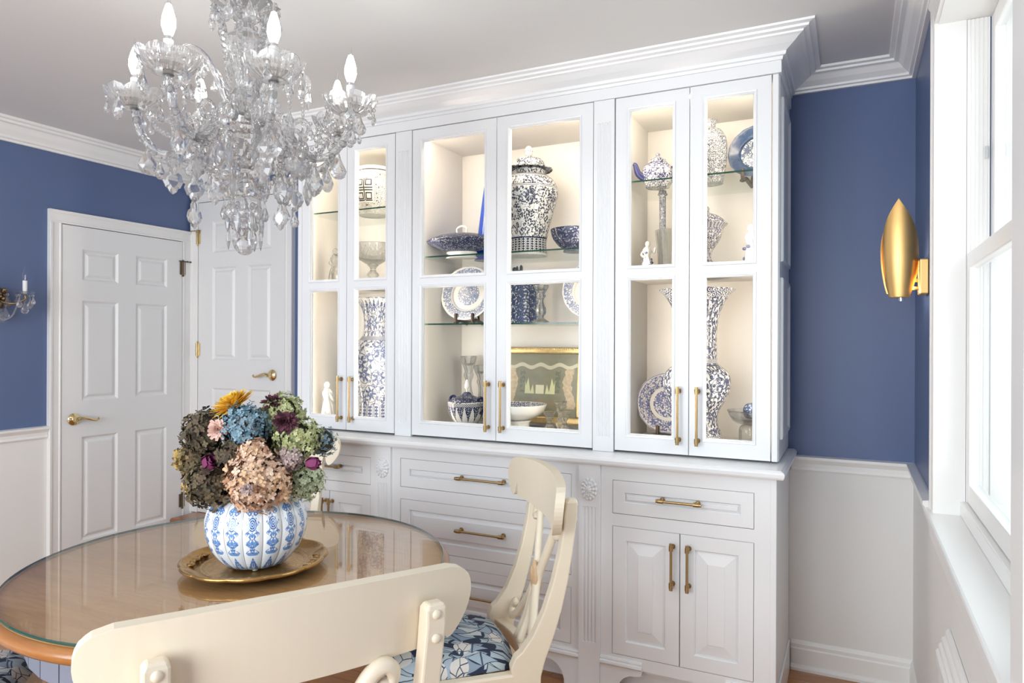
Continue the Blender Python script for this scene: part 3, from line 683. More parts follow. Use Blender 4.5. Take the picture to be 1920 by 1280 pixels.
# ---------------------------------------------------------------- dining chairs
def fabric():
    g = G('leafy_seat_fabric'); v = g.coord(); p = g.scale(v, (1, 1, 0.6))
    w = g.new('ShaderNodeTexNoise'); g.link(p, w.inputs['Vector']); w.inputs['Scale'].default_value = 7.0; w.inputs['Detail'].default_value = 1.0
    ad = g.new('ShaderNodeVectorMath', operation='MULTIPLY_ADD'); g.link(w.outputs['Color'], ad.inputs[0]); ad.inputs[1].default_value = (0.10, 0.10, 0.0); g.link(p, ad.inputs[2])
    c = (0.020, 0.030, 0.062)
    for rot, sc_, pal in ((0.75, 26.0, ((0.26, 0.34, 0.41), (0.46, 0.53, 0.56))), (-0.55, 22.0, ((0.33, 0.40, 0.44), (0.56, 0.60, 0.60))), (1.5, 24.0, ((0.22, 0.29, 0.38), (0.42, 0.50, 0.56)))):
        mp = g.new('ShaderNodeMapping'); g.link(ad.outputs[0], mp.inputs[0]); mp.inputs['Rotation'].default_value = (0, 0, rot); mp.inputs['Scale'].default_value = (1.0, 0.40, 0.3); mp.inputs['Location'].default_value = (rot * 3.1, rot, 0)
        vn = g.new('ShaderNodeTexVoronoi', voronoi_dimensions='2D', feature='F1', distance='MINKOWSKI'); g.link(mp.outputs[0], vn.inputs['Vector']); vn.inputs['Scale'].default_value = sc_; vn.inputs['Exponent'].default_value = 0.85
        sb_ = g.new('ShaderNodeVectorMath', operation='SUBTRACT'); g.link(mp.outputs[0], sb_.inputs[0]); g.link(vn.outputs['Position'], sb_.inputs[1])
        ax = g.math('ABSOLUTE', g.sep(sb_.outputs[0])[0]); cs = g.sep(vn.outputs['Color']); D = vn.outputs['Distance']
        lc = g.mix(cs[0], *pal); lc = g.mix(g.lt(ax, 0.0011), lc, (0.05, 0.08, 0.13))
        leaf_ = g.mul(g.lt(D, 0.50), g.gt(cs[1], 0.22)); edge_ = g.mul(g.lt(D, 0.55), g.gt(cs[1], 0.22))
        c = g.mix(edge_, c, (0.020, 0.030, 0.062)); c = g.mix(leaf_, c, lc)
    fl_ = g.vor(ad.outputs[0], 9.5, '3D'); fe = g.vor(ad.outputs[0], 34, '3D', 'DISTANCE_TO_EDGE')
    flow = g.lt(fl_.outputs['Distance'], 0.30); fc = g.mix(g.lt(fe.outputs['Distance'], 0.035), (0.66, 0.63, 0.58), (0.04, 0.06, 0.11))
    fc = g.mix(g.lt(fl_.outputs['Distance'], 0.06), fc, (0.55, 0.42, 0.16))
    c = g.mix(flow, c, fc)
    g.put(g.b.inputs['Base Color'], c); g.b.inputs['Roughness'].default_value = 0.85
    g.bump(g.noise(v, 500, 2), 0.15, 0.002)
    return g.m
M['fabric'] = fabric()

def make_chair():
    """local y points towards the table, the seat back edge lies at y = 0"""
    c = thing('dining_chair', (0, 0, 0), 0, 'cream painted dining chair', 'chair', 'cream scroll-back chairs around the table')
    # seat frame rails
    def rail(p, q, t_, z0, z1):
        p, q = Vector(p), Vector(q); d = (q - p).normalized(); nn = Vector((-d.y, d.x)) * t_ / 2
        return MB().rings([[(*(p - nn), z0), (*(p + nn), z0), (*(p + nn), z1), (*(p - nn), z1)], [(*(q - nn), z0), (*(q + nn), z0), (*(q + nn), z1), (*(q - nn), z1)]])
    for s_ in (-1, 1):
        rail((s_ * 0.193, 0.04), (s_ * 0.235, 0.435), 0.034, 0.388, 0.444).build('side_rail', 'cream', c, bevel=0.006)
    rail((-0.235, 0.43), (0.235, 0.43), 0.034, 0.388, 0.444).build('front_rail', 'cream', c, bevel=0.006)
    pts = [(x, 0.028 - 0.045 * (1 - (x / 0.19) ** 2)) for x in [-0.19 + 0.38 * i / 10 for i in range(11)]]
    MB().rings([[(x, y_ - 0.013, 0.400), (x, y_ + 0.013, 0.400), (x, y_ + 0.016, 0.452), (x, y_ - 0.016, 0.452)] for x, y_ in pts]).build('back_rail', 'cream', c, bevel=0.005)
    # cushion: pillow over a trapezoid
    cu = MB(); N1, N2 = 15, 15; grid = []
    for j in range(N2):
        t_ = j / (N2 - 1); row = []
        for i in range(N1):
            s_ = i / (N1 - 1) * 2 - 1; tt = t_ * 2 - 1
            hw = 0.178 + 0.052 * t_
            rx = s_ * hw * (1 - 0.05 * abs(tt) ** 4); ry = 0.045 + 0.40 * t_ + (0.02 * (1 - s_ * s_) * (1 if t_ > 0.5 else -1) * abs(tt) ** 2)
            e = max(0.0, (1 - abs(s_) ** 3.2)) * max(0.0, (1 - abs(tt) ** 3.2))
            row.append((rx, ry, 0.446 + 0.062 * e ** 0.55))
        grid.append(row)
    cu.rings(grid, False, False, False)
    bot = [(p[0], p[1], 0.443) for p in grid[0]] 
    o = cu.build('seat_cushion', 'fabric', c, smooth=True)
    sm = o.modifiers.new('thick', 'SOLIDIFY'); sm.thickness = 0.012; sm.offset = -1
    # sabre front legs
    for s_ in (-1, 1):
        pts = cr([(s_ * 0.222, 0.415, 0.43), (s_ * 0.222, 0.412, 0.30), (s_ * 0.224, 0.428, 0.15), (s_ * 0.228, 0.468, 0.0)], 4)
        MB().rings([[(p.x + a * h_, p.y + b * h_, p.z) for a, b in ((-1, -1), (1, -1), (1, 1), (-1, 1))] for p, h_ in [(p, 0.014 + 0.008 * p.z / 0.43) for p in pts]]).build('leg', 'cream', c, bevel=0.004)
    # stiles running down into swept rear legs: (z, y centre, half depth)
    prof = [(0.0, -0.125, 0.015), (0.10, -0.085, 0.017), (0.20, -0.048, 0.020), (0.30, -0.018, 0.025), (0.38, 0.004, 0.033), (0.43, 0.012, 0.042), (0.462, 0.010, 0.048), (0.490, 0.000, 0.046), (0.505, -0.012, 0.040), (0.55, -0.036, 0.032), (0.62, -0.062, 0.026), (0.70, -0.083, 0.022), (0.78, -0.098, 0.019), (0.86, -0.108, 0.018), (0.90, -0.111, 0.019), (0.930, -0.114, 0.017), (0.940, -0.117, 0.012)]
    for s_ in (-1, 1):
        rs = []
        for z, yc, hd in prof:
            xc = s_ * (0.193 + 0.022 * max(0, min(1, (z - 0.45) / 0.45))); hw = 0.0185 if z < 0.935 else 0.014
            rs.append([(xc - hw, yc - hd, z), (xc + hw, yc - hd, z), (xc + hw, yc + hd, z), (xc - hw, yc + hd, z)])
        MB().rings(rs).build('stile', 'cream', c, bevel=0.004)
    # crest rail with scrolled ears, bowed in plan
    half = [(0.0, 0.852), (0.10, 0.852), (0.195, 0.851), (0.234, 0.852), (0.2385, 0.874), (0.2455, 0.897), (0.2510, 0.880), (0.2545, 0.862), (0.263, 0.851), (0.275, 0.854), (0.290, 0.868), (0.306, 0.890), (0.315, 0.915), (0.316, 0.938), (0.308, 0.960), (0.292, 0.974), (0.265, 0.981), (0.20, 0.982), (0.10, 0.983), (0.0, 0.983)]
    lo = [(x, z) for x, z in half[:9]]
    yb_ = lambda x: -0.100 + 0.05 * (x / 0.316) ** 2
    ear_b = cr([(x, z, 0) for x, z in half[7:16]], 2)
    outline = [(x, z) for x, z in half[:7]] + [(p.x, p.y) for p in ear_b] + [(x, z) for x, z in half[16:]]
    full = outline + [(-x, z) for x, z in reversed(outline[1:-1])]
    lean = lambda z: -0.10 * (z - 0.915)
    th = 0.0135
    bm = bmesh.new()
    # fill the outline as a grid of columns so the bow stays smooth
    vs_ = [bm.verts.new((x, 0, z)) for x, z in full]; fce = bm.faces.new(vs_)
    for x in [i * 0.03 for i in range(-10, 11)]:
        gm = bm.verts[:] + bm.edges[:] + bm.faces[:]
        bmesh.ops.bisect_plane(bm, geom=gm, plane_co=(x + 0.0007, 0, 0), plane_no=(1, 0, 0))
    ex = bmesh.ops.extrude_face_region(bm, geom=bm.faces[:])
    top = [v for v in ex['geom'] if isinstance(v, bmesh.types.BMVert)]
    for v in bm.verts: v.co.y = -th
    for v in top: v.co.y = th
    for v in bm.verts:
        v.co.y += yb_(v.co.x) + lean(v.co.z); v.co.z += 0.011 * max(0.0, 1 - (v.co.x / 0.29) ** 2) * max(0.0, min(1.0, (v.co.z - 0.90) / 0.08))
    bmesh.ops.recalc_face_normals(bm, faces=bm.faces)
    me = bpy.data.meshes.new('crest_rail'); bm.to_mesh(me); bm.free(); me.materials.append(M['cream'])
    cro = bpy.data.objects.new('crest_rail', me); COL.objects.link(cro); cro.parent = c
    b = cro.modifiers.new('edge', 'BEVEL'); b.width = 0.003; b.segments = 3; b.limit_method = 'ANGLE'; b.angle_limit = math.radians(50)
    # lyre splat: two scrolled ribbons meeting at a carved boss
    yz = lambda z: -0.004 - 0.108 * max(0, min(1, (z - 0.45) / 0.42)) ** 0.72
    for s_ in (-1, 1):
        pp = [(0.118, 0.800), (0.128, 0.812), (0.140, 0.808), (0.148, 0.826), (0.132, 0.846), (0.108, 0.836), (0.085, 0.800), (0.050, 0.730), (0.018, 0.665), (0.016, 0.625), (0.040, 0.575), (0.085, 0.520), (0.125, 0.482), (0.150, 0.476), (0.166, 0.492), (0.158, 0.512), (0.144, 0.506)]
        pts = [Vector((s_ * p.x, yz(p.y), p.y)) for p in cr([(a, b_, 0) for a, b_ in pp], 4)]
        MB().tube(pts, [0.0115] * len(pts), 8, 1.35).build('lyre_scroll', 'cream', c, smooth=True)
        pts = [Vector((s_ * a, yz(b_), b_)) for a, b_ in ((0.014, 0.64), (0.010, 0.58), (0.012, 0.52), (0.02, 0.452))]
        MB().tube(cr(pts, 4), 0.0095, 8, 1.3).build('lyre_bar', 'cream', c, smooth=True)
    bs = MB(); bs.sphere((0, yz(0.645) + 0.006, 0.645), 0.028, 0.013, 0.055, 14, 10); bs.sphere((0, yz(0.645) + 0.014, 0.655), 0.014, 0.009, 0.028, 10, 8); bs.sphere((0, yz(0.645) - 0.006, 0.645), 0.024, 0.012, 0.048, 12, 8)
    bs.build('carved_boss', 'creamtan', c, smooth=True)
    for s_ in (-1, 1):
        for z in (0.922, 0.880):
            MB().sphere((s_ * 0.2145, -0.1275 - 0.0035 + (0.938 - z) * 0.03, z), 0.0085, 0.006, 0.0085).build('bolt_cap', 'cream', c, smooth=True)
    return c
chair = make_chair()
spots = [((-0.865, 0.905), 57.7, 'cream chair nearest the camera, seen from behind with its broad crest rail'),
         ((-0.952, 1.978), 127.7, 'cream lyre-back chair standing in front of the wide drawers'),
         ((-2.262, 2.205), 207.5, 'cream chair on the far side of the table, mostly behind the flowers'),
         ((-2.38, 0.81), -48.6, 'cream chair at the left table edge, only its cushion corner in view')]
for i, ((x, y), a, lab) in enumerate(spots):
    c = chair if i == 0 else copy_tree(chair)
    c.location = (x, y, 0); c.rotation_euler = (0, 0, math.radians(a)); c['label'] = lab

# ---------------------------------------------------------------- tray and flower vase
VX, VY = -1.553, 1.489
def lobe(n, a): return lambda t_, s_: 1 + a * abs(math.sin(n * t_ / 2))
tr = thing('serving_tray', (VX - 0.005, VY - 0.0, 0.737), math.radians(26), 'gilded scalloped tray under the flower vase', 'tray')
MB().lathe([(0, 0.0), (0.125, 0.0), (0.150, 0.004), (0.178, 0.014), (0.194, 0.018), (0.200, 0.024), (0.198, 0.029), (0.191, 0.029), (0.187, 0.024), (0.172, 0.018), (0.154, 0.007), (0.148, 0.0105), (0.142, 0.0105), (0.136, 0.006), (0.128, 0.006), (0.0, 0.006)], 144, mod=lambda a, t_: 1 + 0.030 * abs(math.sin(6 * a)) ** 0.6 * (1 if 0.15 < t_ < 0.72 else 0.0)).build('tray_body', 'gilt', tr, smooth=True)
for k in range(4):
    mb = MB()
    for q in range(5):
        a = k * PI / 2 + (q - 2) * 0.14; mb.sphere((0.172 * math.cos(a), 0.172 * math.sin(a), 0.0175), 0.013 if q % 2 == 0 else 0.009, 0.013 if q % 2 == 0 else 0.009, 0.005, 10, 6)
    mb.build('relief_ornament', 'gilt', tr, smooth=True)

def vase_mat():
    g = G('melon_vase_glaze'); uv = g.coord('UV'); X = g.sep(uv)          # u: 0..16 lobes, v: 0..1 height
    u = g.math('SUBTRACT', g.math('FRACT', X[0]), 0.5); v = X[1]
    au = g.math('ABSOLUTE', u)
    seam = g.gt(au, 0.482)
    w = g.new('ShaderNodeTexNoise', noise_dimensions='2D'); cb = g.new('ShaderNodeCombineXYZ'); g.link(au, cb.inputs[0]); g.link(g.mul(v, 2.6), cb.inputs[1]); g.link(cb.outputs[0], w.inputs['Vector']); w.inputs['Scale'].default_value = 10.0; w.inputs['Detail'].default_value = 2.5
    # scrolling leafy column, symmetrical in each lobe
    env = g.mul(g.gt(v, 0.27), g.lt(v, 0.93))
    width = g.math('ADD', 0.23, g.mul(g.math('SINE', g.mul(v, 46.0)), 0.11))
    col_ = g.mul(g.mul(g.lt(au, width), env), g.gt(w.outputs[0], 0.42))
    # round flower high on the lobe
    dy = g.mul(g.math('SUBTRACT', v, 0.70), 2.3); D = g.math('SQRT', g.math('ADD', g.mul(u, u), g.mul(dy, dy)))
    ang = g.math('ARCTAN2', dy, u); R_ = g.math('ADD', 0.235, g.mul(g.math('COSINE', g.mul(ang, 8.0)), 0.035))
    flo = g.mul(g.lt(D, R_), g.gt(g.math('FRACT', g.mul(D, 14.0)), 0.28))
    keep = g.gt(D, 0.275)
    m_ = g.mx(g.mul(col_, keep), flo)
    tri = g.mul(g.lt(au, g.mul(g.math('SUBTRACT', 0.24, v), 1.7)), g.mul(g.gt(v, 0.04), g.gt(w.outputs[0], 0.36)))
    m_ = g.mx(m_, tri)
    ink = g.mix(g.math('MULTIPLY_ADD', w.outputs[0], 3.0, -1.0), (0.02, 0.07, 0.28), (0.16, 0.36, 0.70))
    c = g.mix(m_, (0.80, 0.83, 0.85), ink); c = g.mix(seam, c, (0.30, 0.28, 0.26))
    g.put(g.b.inputs['Base Color'], c); g.b.inputs['Roughness'].default_value = 0.14; g.b.inputs['Coat Weight'].default_value = 0.6; g.b.inputs['Coat Roughness'].default_value = 0.03
    return g.m
M['melon'] = vase_mat()
def uv_lathe(name, prof, mt, parent=None, loc=(0, 0, 0), rot=(0, 0, 0), n=48, mod=None, k=5, uvmode='metric', lobes=16, sx=1.0, sy=1.0):
    """revolved body with UVs (u around, v along the profile); optional lobing"""
    P = cr([(r, z, 0) for r, z in prof], k); P = [(max(p.x, 0.0), p.y) for p in P]
    L = [0.0]
    for i in range(1, len(P)): L.append(L[-1] + math.hypot(P[i][0] - P[i - 1][0], P[i][1] - P[i - 1][1]))
    rm = max(p[0] for p in P); zmin, zmax = min(p[1] for p in P), max(p[1] for p in P)
    vs_, fs, uvs = [], [], []
    for i, (r, z) in enumerate(P):
        for q in range(n + 1):
            a = 2 * PI * q / n; m_ = mod(a, z) if mod else 1
            vs_.append((math.cos(a) * r * m_ * sx, math.sin(a) * r * m_ * sy, z))
            if uvmode == 'metric': uvs.append((a * rm, L[i]))
            elif uvmode == 'disc': uvs.append((math.cos(a) * r + 1, math.sin(a) * r + 1))
            else: uvs.append((a / (2 * PI) * lobes, (z - zmin) / (zmax - zmin)))
    for i in range(len(P) - 1):
        for q in range(n):
            b = i * (n + 1) + q; fs.append((b, b + 1, b + n + 2, b + n + 1))
    me = bpy.data.meshes.new(name); me.from_pydata(vs_, [], fs)
    ul = me.uv_layers.new(name='UVMap'); 
    for li, lp in enumerate(me.loops): ul.data[li].uv = uvs[lp.vertex_index]
    me.materials.append(M[mt] if isinstance(mt, str) else mt); me.polygons.foreach_set('use_smooth', [True] * len(me.polygons)); me.update()
    o = bpy.data.objects.new(name, me); COL.objects.link(o); o.location = loc; o.rotation_euler = rot
    if parent is not None: o.parent = parent
    return o
vz = thing('flower_vase', (VX, VY, 0.7435), math.radians(8), 'ribbed blue and white melon vase on the gilded tray', 'vase')
uv_lathe('vase_body', [(0.0, 0.012), (0.050, 0.012), (0.062, 0.008), (0.075, 0.006), (0.098, 0.022), (0.124, 0.058), (0.139, 0.100), (0.140, 0.140), (0.126, 0.178), (0.104, 0.200), (0.088, 0.208), (0.080, 0.206), (0.082, 0.196), (0.110, 0.16), (0.120, 0.11), (0.10, 0.05), (0.05, 0.02), (0.0, 0.018)], 'melon', vz, n=192, uvmode='lobe', mod=lambda a, z: 1 - 0.045 * (1 - abs(math.sin(8 * a)) ** 0.55))
for k in range(5):
    a = 2 * PI * k / 5 + 0.3; MB().sphere((0.066 * math.cos(a), 0.066 * math.sin(a), 0.007), 0.010, 0.010, 0.007).build('foot', 'whiteware', vz, smooth=True)

# ---------------------------------------------------------------- dried flowers
def petal_mat(name, c1, c2, c3=None, rough=0.75):
    g = G(name); v = g.coord('Object')
    isl = g.new('ShaderNodeNewGeometry').outputs['Random Per Island']
    n = g.noise(v, 18, 2)
    c = g.mix(isl, c1, c2)
    if c3: c = g.mix(g.gt(n, 0.56), c, g.mix(isl, c3, c2))
    g.put(g.b.inputs['Base Color'], c); g.b.inputs['Roughness'].default_value = rough
    return g.m
FM = dict(
    dark=petal_mat('brown_green_petals', (0.030, 0.024, 0.016), (0.17, 0.13, 0.07), (0.075, 0.045, 0.035)),
    olive=petal_mat('olive_brown_petals', (0.11, 0.08, 0.035), (0.26, 0.20, 0.10), (0.14, 0.08, 0.045)),
    blue=petal_mat('dusty_blue_petals', (0.07, 0.17, 0.24), (0.30, 0.44, 0.52), (0.14, 0.20, 0.24)),
    green=petal_mat('pale_green_petals', (0.22, 0.25, 0.08), (0.58, 0.60, 0.33), (0.38, 0.40, 0.15)),
    green2=petal_mat('sage_green_petals', (0.28, 0.33, 0.19), (0.55, 0.60, 0.40), (0.34, 0.40, 0.24)),
    peach=petal_mat('peach_petals', (0.46, 0.24, 0.13), (0.80, 0.60, 0.46), (0.60, 0.38, 0.20)),
    mauve=petal_mat('mauve_petals', (0.36, 0.26, 0.25), (0.60, 0.48, 0.44)),
    yellow=petal_mat('yellow_petals', (0.78, 0.42, 0.02), (0.98, 0.70, 0.10)),
    pink=petal_mat('blush_petals', (0.70, 0.42, 0.34), (0.86, 0.64, 0.54)),
    burg=petal_mat('burgundy_petals', (0.035, 0.010, 0.016), (0.13, 0.030, 0.05)),
    purple=petal_mat('purple_rose_petals', (0.10, 0.012, 0.060), (0.24, 0.035, 0.13)),
    mustard=petal_mat('mustard_petals', (0.42, 0.27, 0.06), (0.66, 0.48, 0.17)),
    sea=petal_mat('sea_holly_sprigs', (0.10, 0.15, 0.18), (0.24, 0.35, 0.42)),
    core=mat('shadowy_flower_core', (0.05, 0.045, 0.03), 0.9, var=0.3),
    stem=mat('dried_stem', (0.14, 0.13, 0.06), 0.8, var=0.2))
CV = Vector((VX, VY, 0.95))
def stem_to(parent, p):
    """stem from the flower head down into the vase mouth, in local coordinates of the head"""
    tgt = Vector((VX, VY, 0.80)) + Vector((p.x - VX, p.y - VY, 0)) * 0.12; mid = Vector((VX, VY, 0.955)) + Vector((p.x - VX, p.y - VY, 0)) * 0.22
    pts = cr([(0, 0, 0), tuple((mid - p) * 1.0), tuple(tgt - p)], 4)
    MB().tube(pts, 0.0028, 5).build('stem', FM['stem'], parent)
def frame_for(d):
    d = d.normalized(); a = d.orthogonal().normalized(); return a, d.cross(a), d
def hydrangea(label, pos, rad, m_, n, fs, squash=(1, 1, 1), seed=0, cat='hydrangea'):
    rg = random.Random(seed); p = Vector(pos)
    h = thing('hydrangea_head', p, 0, label, cat, 'dried flowers in the melon vase'); stem_to(h, p)
    mb = MB(); n = int(n * 1.9); fs *= 0.80
    for i in range(n):
        # points over the head, favouring its outer shell
        zz = 1 - 2 * (i + 0.5) / n; ph = i * 2.39996; rr = math.sqrt(1 - zz * zz)
        d = Vector((rr * math.cos(ph), rr * math.sin(ph), zz)); R_ = rad * (0.90 + 0.10 * math.sin(7 * d.x + seed) * math.cos(6 * d.y + 2 * d.z)) * rg.uniform(0.74, 1.14)
        c = Vector((d.x * squash[0], d.y * squash[1], d.z * squash[2])) * R_
        dd = (d + Vector((rg.uniform(-.5, .5), rg.uniform(-.5, .5), rg.uniform(-.5, .5)))).normalized()
        a, b, nrm = frame_for(dd); ro = rg.uniform(0, PI); s_ = fs * rg.uniform(0.75, 1.2)
        for k in range(4):
            t_ = ro + k * PI / 2; e = a * math.cos(t_) + b * math.sin(t_); f_ = nrm.cross(e); cup = rg.uniform(-0.15, 0.55)
            q = [c, c + e * s_ * 0.55 + f_ * s_ * 0.46 + nrm * s_ * cup * 0.4, c + e * s_ * 1.05 + f_ * s_ * 0.2 + nrm * s_ * cup * rg.uniform(0.4, 1.1), c + e * s_ * 1.02 - f_ * s_ * 0.22 + nrm * s_ * cup, c + e * s_ * 0.55 - f_ * s_ * 0.46 + nrm * s_ * cup * 0.25]
            mb.add(q, [(0, 1, 2), (0, 2, 3), (0, 3, 4)])
    o = mb.build('florets', FM[m_], h); o['kind'] = 'stuff'
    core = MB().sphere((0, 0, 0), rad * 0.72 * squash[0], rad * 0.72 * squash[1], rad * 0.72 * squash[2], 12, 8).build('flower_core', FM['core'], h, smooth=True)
    return h
def daisy(label, pos, rad, m_, layers, per, facing, seed=0, curl=0.3, width=0.16, cat='flower', name='chrysanthemum'):
    rg = random.Random(seed); p = Vector(pos)
    h = thing(name, p, 0, label, cat, 'dried flowers in the melon vase'); stem_to(h, p)
    a, b, nrm = frame_for(Vector(facing)); mb = MB()
    for L in range(layers):
        t0 = 0.15 + 0.75 * L / max(1, layers - 1)     # opening angle
        for k in range(per):
            t_ = 2 * PI * (k + 0.5 * (L % 2)) / per + rg.uniform(-.1, .1); e = a * math.cos(t_) + b * math.sin(t_); f_ = nrm.cross(e)
            op = t0 * PI / 2 * rg.uniform(0.85, 1.12); ln = rad * (0.62 + 0.38 * L / max(1, layers - 1)) * rg.uniform(0.85, 1.1)
            d1 = e * math.sin(op) + nrm * math.cos(op); op2 = op + curl * rg.uniform(-0.5, 1.0); d2 = e * math.sin(op2) + nrm * math.cos(op2)
            w = ln * width; m1 = d1 * ln * 0.55; m2 = m1 + d2 * ln * 0.45
            up_ = (nrm * math.sin(op) - e * math.cos(op)) * w * 0.35
            mb.add([e * rad * 0.04, m1 + f_ * w + up_, m1, m1 - f_ * w + up_, m2 + f_ * w * 0.5, m2 - f_ * w * 0.5], [(0, 1, 2), (0, 2, 3), (1, 4, 2), (2, 4, 5), (2, 5, 3)])
    o = mb.build('petals', FM[m_], h); o['kind'] = 'stuff'
    return h
def rose(label, pos, rad, facing, seed=0):
    rg = random.Random(seed); p = Vector(pos)
    h = thing('rose_bud', p, 0, label, 'rose', 'dried flowers in the melon vase'); stem_to(h, p)
    a, b, nrm = frame_for(Vector(facing))
    for k in range(9):
        mb = MB(); a0 = k * 2.4; R_ = rad * (0.32 + 0.075 * k); ht = rad * (2.0 - 0.06 * k); span = 2.1; rs = []
        for j in range(6):
            t_ = j / 5; row = []
            for i in range(8):
                th_ = a0 + span * (i / 7 - 0.5); prof_ = math.sin(min(1.0, 0.25 + t_ * 0.95) * PI / 2 + 0.25 * t_) * (1 - 0.18 * t_ * t_) * (1 + 0.10 * math.sin(5 * th_ + k))
                top = ht * t_ * (1 - 0.12 * abs(i / 7 - 0.5) * 2 * t_)
                row.append((a * math.cos(th_) + b * math.sin(th_)) * R_ * prof_ + nrm * (top - rad))
            rs.append(row)
        mb.rings(rs, False, False, False).build('petal', FM['purple'], h, smooth=True)
    return h
cam_dir = Vector((0.62, -0.68, 0.25))
hydrangea('dark brown-green hydrangea head at the upper left of the bouquet', (-1.645, 1.395, 1.125), 0.072, 'dark', 210, 0.0135, seed=1)
hydrangea('dark brown-green hydrangea head low at the left, over the vase rim', (-1.600, 1.370, 0.995), 0.070, 'dark', 210, 0.0135, seed=2)
hydrangea('olive brown hydrangea head at the far left of the bouquet', (-1.690, 1.405, 1.050), 0.060, 'olive', 160, 0.0125, seed=3)
hydrangea('dusty blue hydrangea head in the top middle of the bouquet', (-1.520, 1.412, 1.150), 0.068, 'blue', 300, 0.0095, seed=4)
hydrangea('pale green hydrangea head at the top right behind the burgundy dahlia', (-1.480, 1.515, 1.180), 0.062, 'green', 260, 0.0095, seed=5)
hydrangea('large pale green hydrangea head at the right of the bouquet', (-1.405, 1.492, 1.115), 0.068, 'green', 300, 0.0095, seed=6)
hydrangea('sage green hydrangea head low at the right, over the vase rim', (-1.400, 1.515, 0.995), 0.058, 'green2', 300, 0.0085, seed=7)
hydrangea('big peach hydrangea head hanging over the front of the vase', (-1.440, 1.388, 1.010), 0.086, 'peach', 330, 0.0125, (1, 1, 0.95), seed=8)
hydrangea('small peach hydrangea tip above the big peach head', (-1.452, 1.382, 1.085), 0.040, 'peach', 110, 0.0120, seed=9)
hydrangea('dark hydrangea filler between the blue and peach heads', (-1.525, 1.385, 1.075), 0.050, 'dark', 140, 0.0120, seed=10)
hydrangea('mauve hydrangea sprig between the peach and green heads', (-1.385, 1.450, 1.070), 0.034, 'mauve', 90, 0.0105, seed=11)
hydrangea('mustard yellow hydrangea sprig at the left edge of the bouquet', (-1.722, 1.388, 1.045), 0.036, 'mustard', 90, 0.0095, seed=12)
hydrangea('mustard yellow hydrangea sprig low at the left edge', (-1.690, 1.385, 0.978), 0.032, 'mustard', 70, 0.0095, seed=13)
hydrangea('blue grey sea holly sprig at the right edge of the bouquet', (-1.372, 1.560, 1.100), 0.046, 'sea', 70, 0.0080, seed=14, cat='flower')
hydrangea('green hydrangea head at the back of the bouquet', (-1.575, 1.560, 1.110), 0.080, 'green2', 240, 0.0110, seed=15)
hydrangea('olive hydrangea head at the back left of the bouquet', (-1.665, 1.490, 1.085), 0.075, 'olive', 200, 0.0120, seed=16)
hydrangea('dark hydrangea filler in the heart of the bouquet', (-1.545, 1.470, 1.060), 0.090, 'dark', 160, 0.0130, seed=17)
daisy('spiky yellow chrysanthemum on top of the bouquet', (-1.566, 1.420, 1.200), 0.066, 'yellow', 8, 24, (-0.30, -0.45, 1.0), 3, 0.1, 0.12)
daisy('small blush pink dahlia at the left of the blue hydrangea', (-1.553, 1.352, 1.148), 0.030, 'pink', 5, 13, cam_dir, 4, 0.2, 0.2, name='dahlia')
daisy('burgundy dahlia at the very top right of the bouquet', (-1.478, 1.478, 1.212), 0.036, 'burg', 5, 13, (0.2, -0.3, 1.0), 5, 0.5, 0.2, name='dahlia')
daisy('burgundy dahlia between the blue and green hydrangeas', (-1.398, 1.440, 1.168), 0.036, 'burg', 6, 13, cam_dir, 6, 0.4, 0.2, name='dahlia')
daisy('tiny white starry flower amid the peach hydrangea', (-1.394, 1.304, 1.010), 0.018, 'mauve', 4, 9, cam_dir, 7, 0.3, 0.2, name='aster')
rose('purple dried rosebud on the dark left side of the bouquet', (-1.566, 1.335, 1.060), 0.026, (0.75, -0.2, 0.5), 1)
rose('purple dried rosebud at the right side above the sage head', (-1.315, 1.462, 1.058), 0.022, (0.9, 0.3, 0.12), 2)

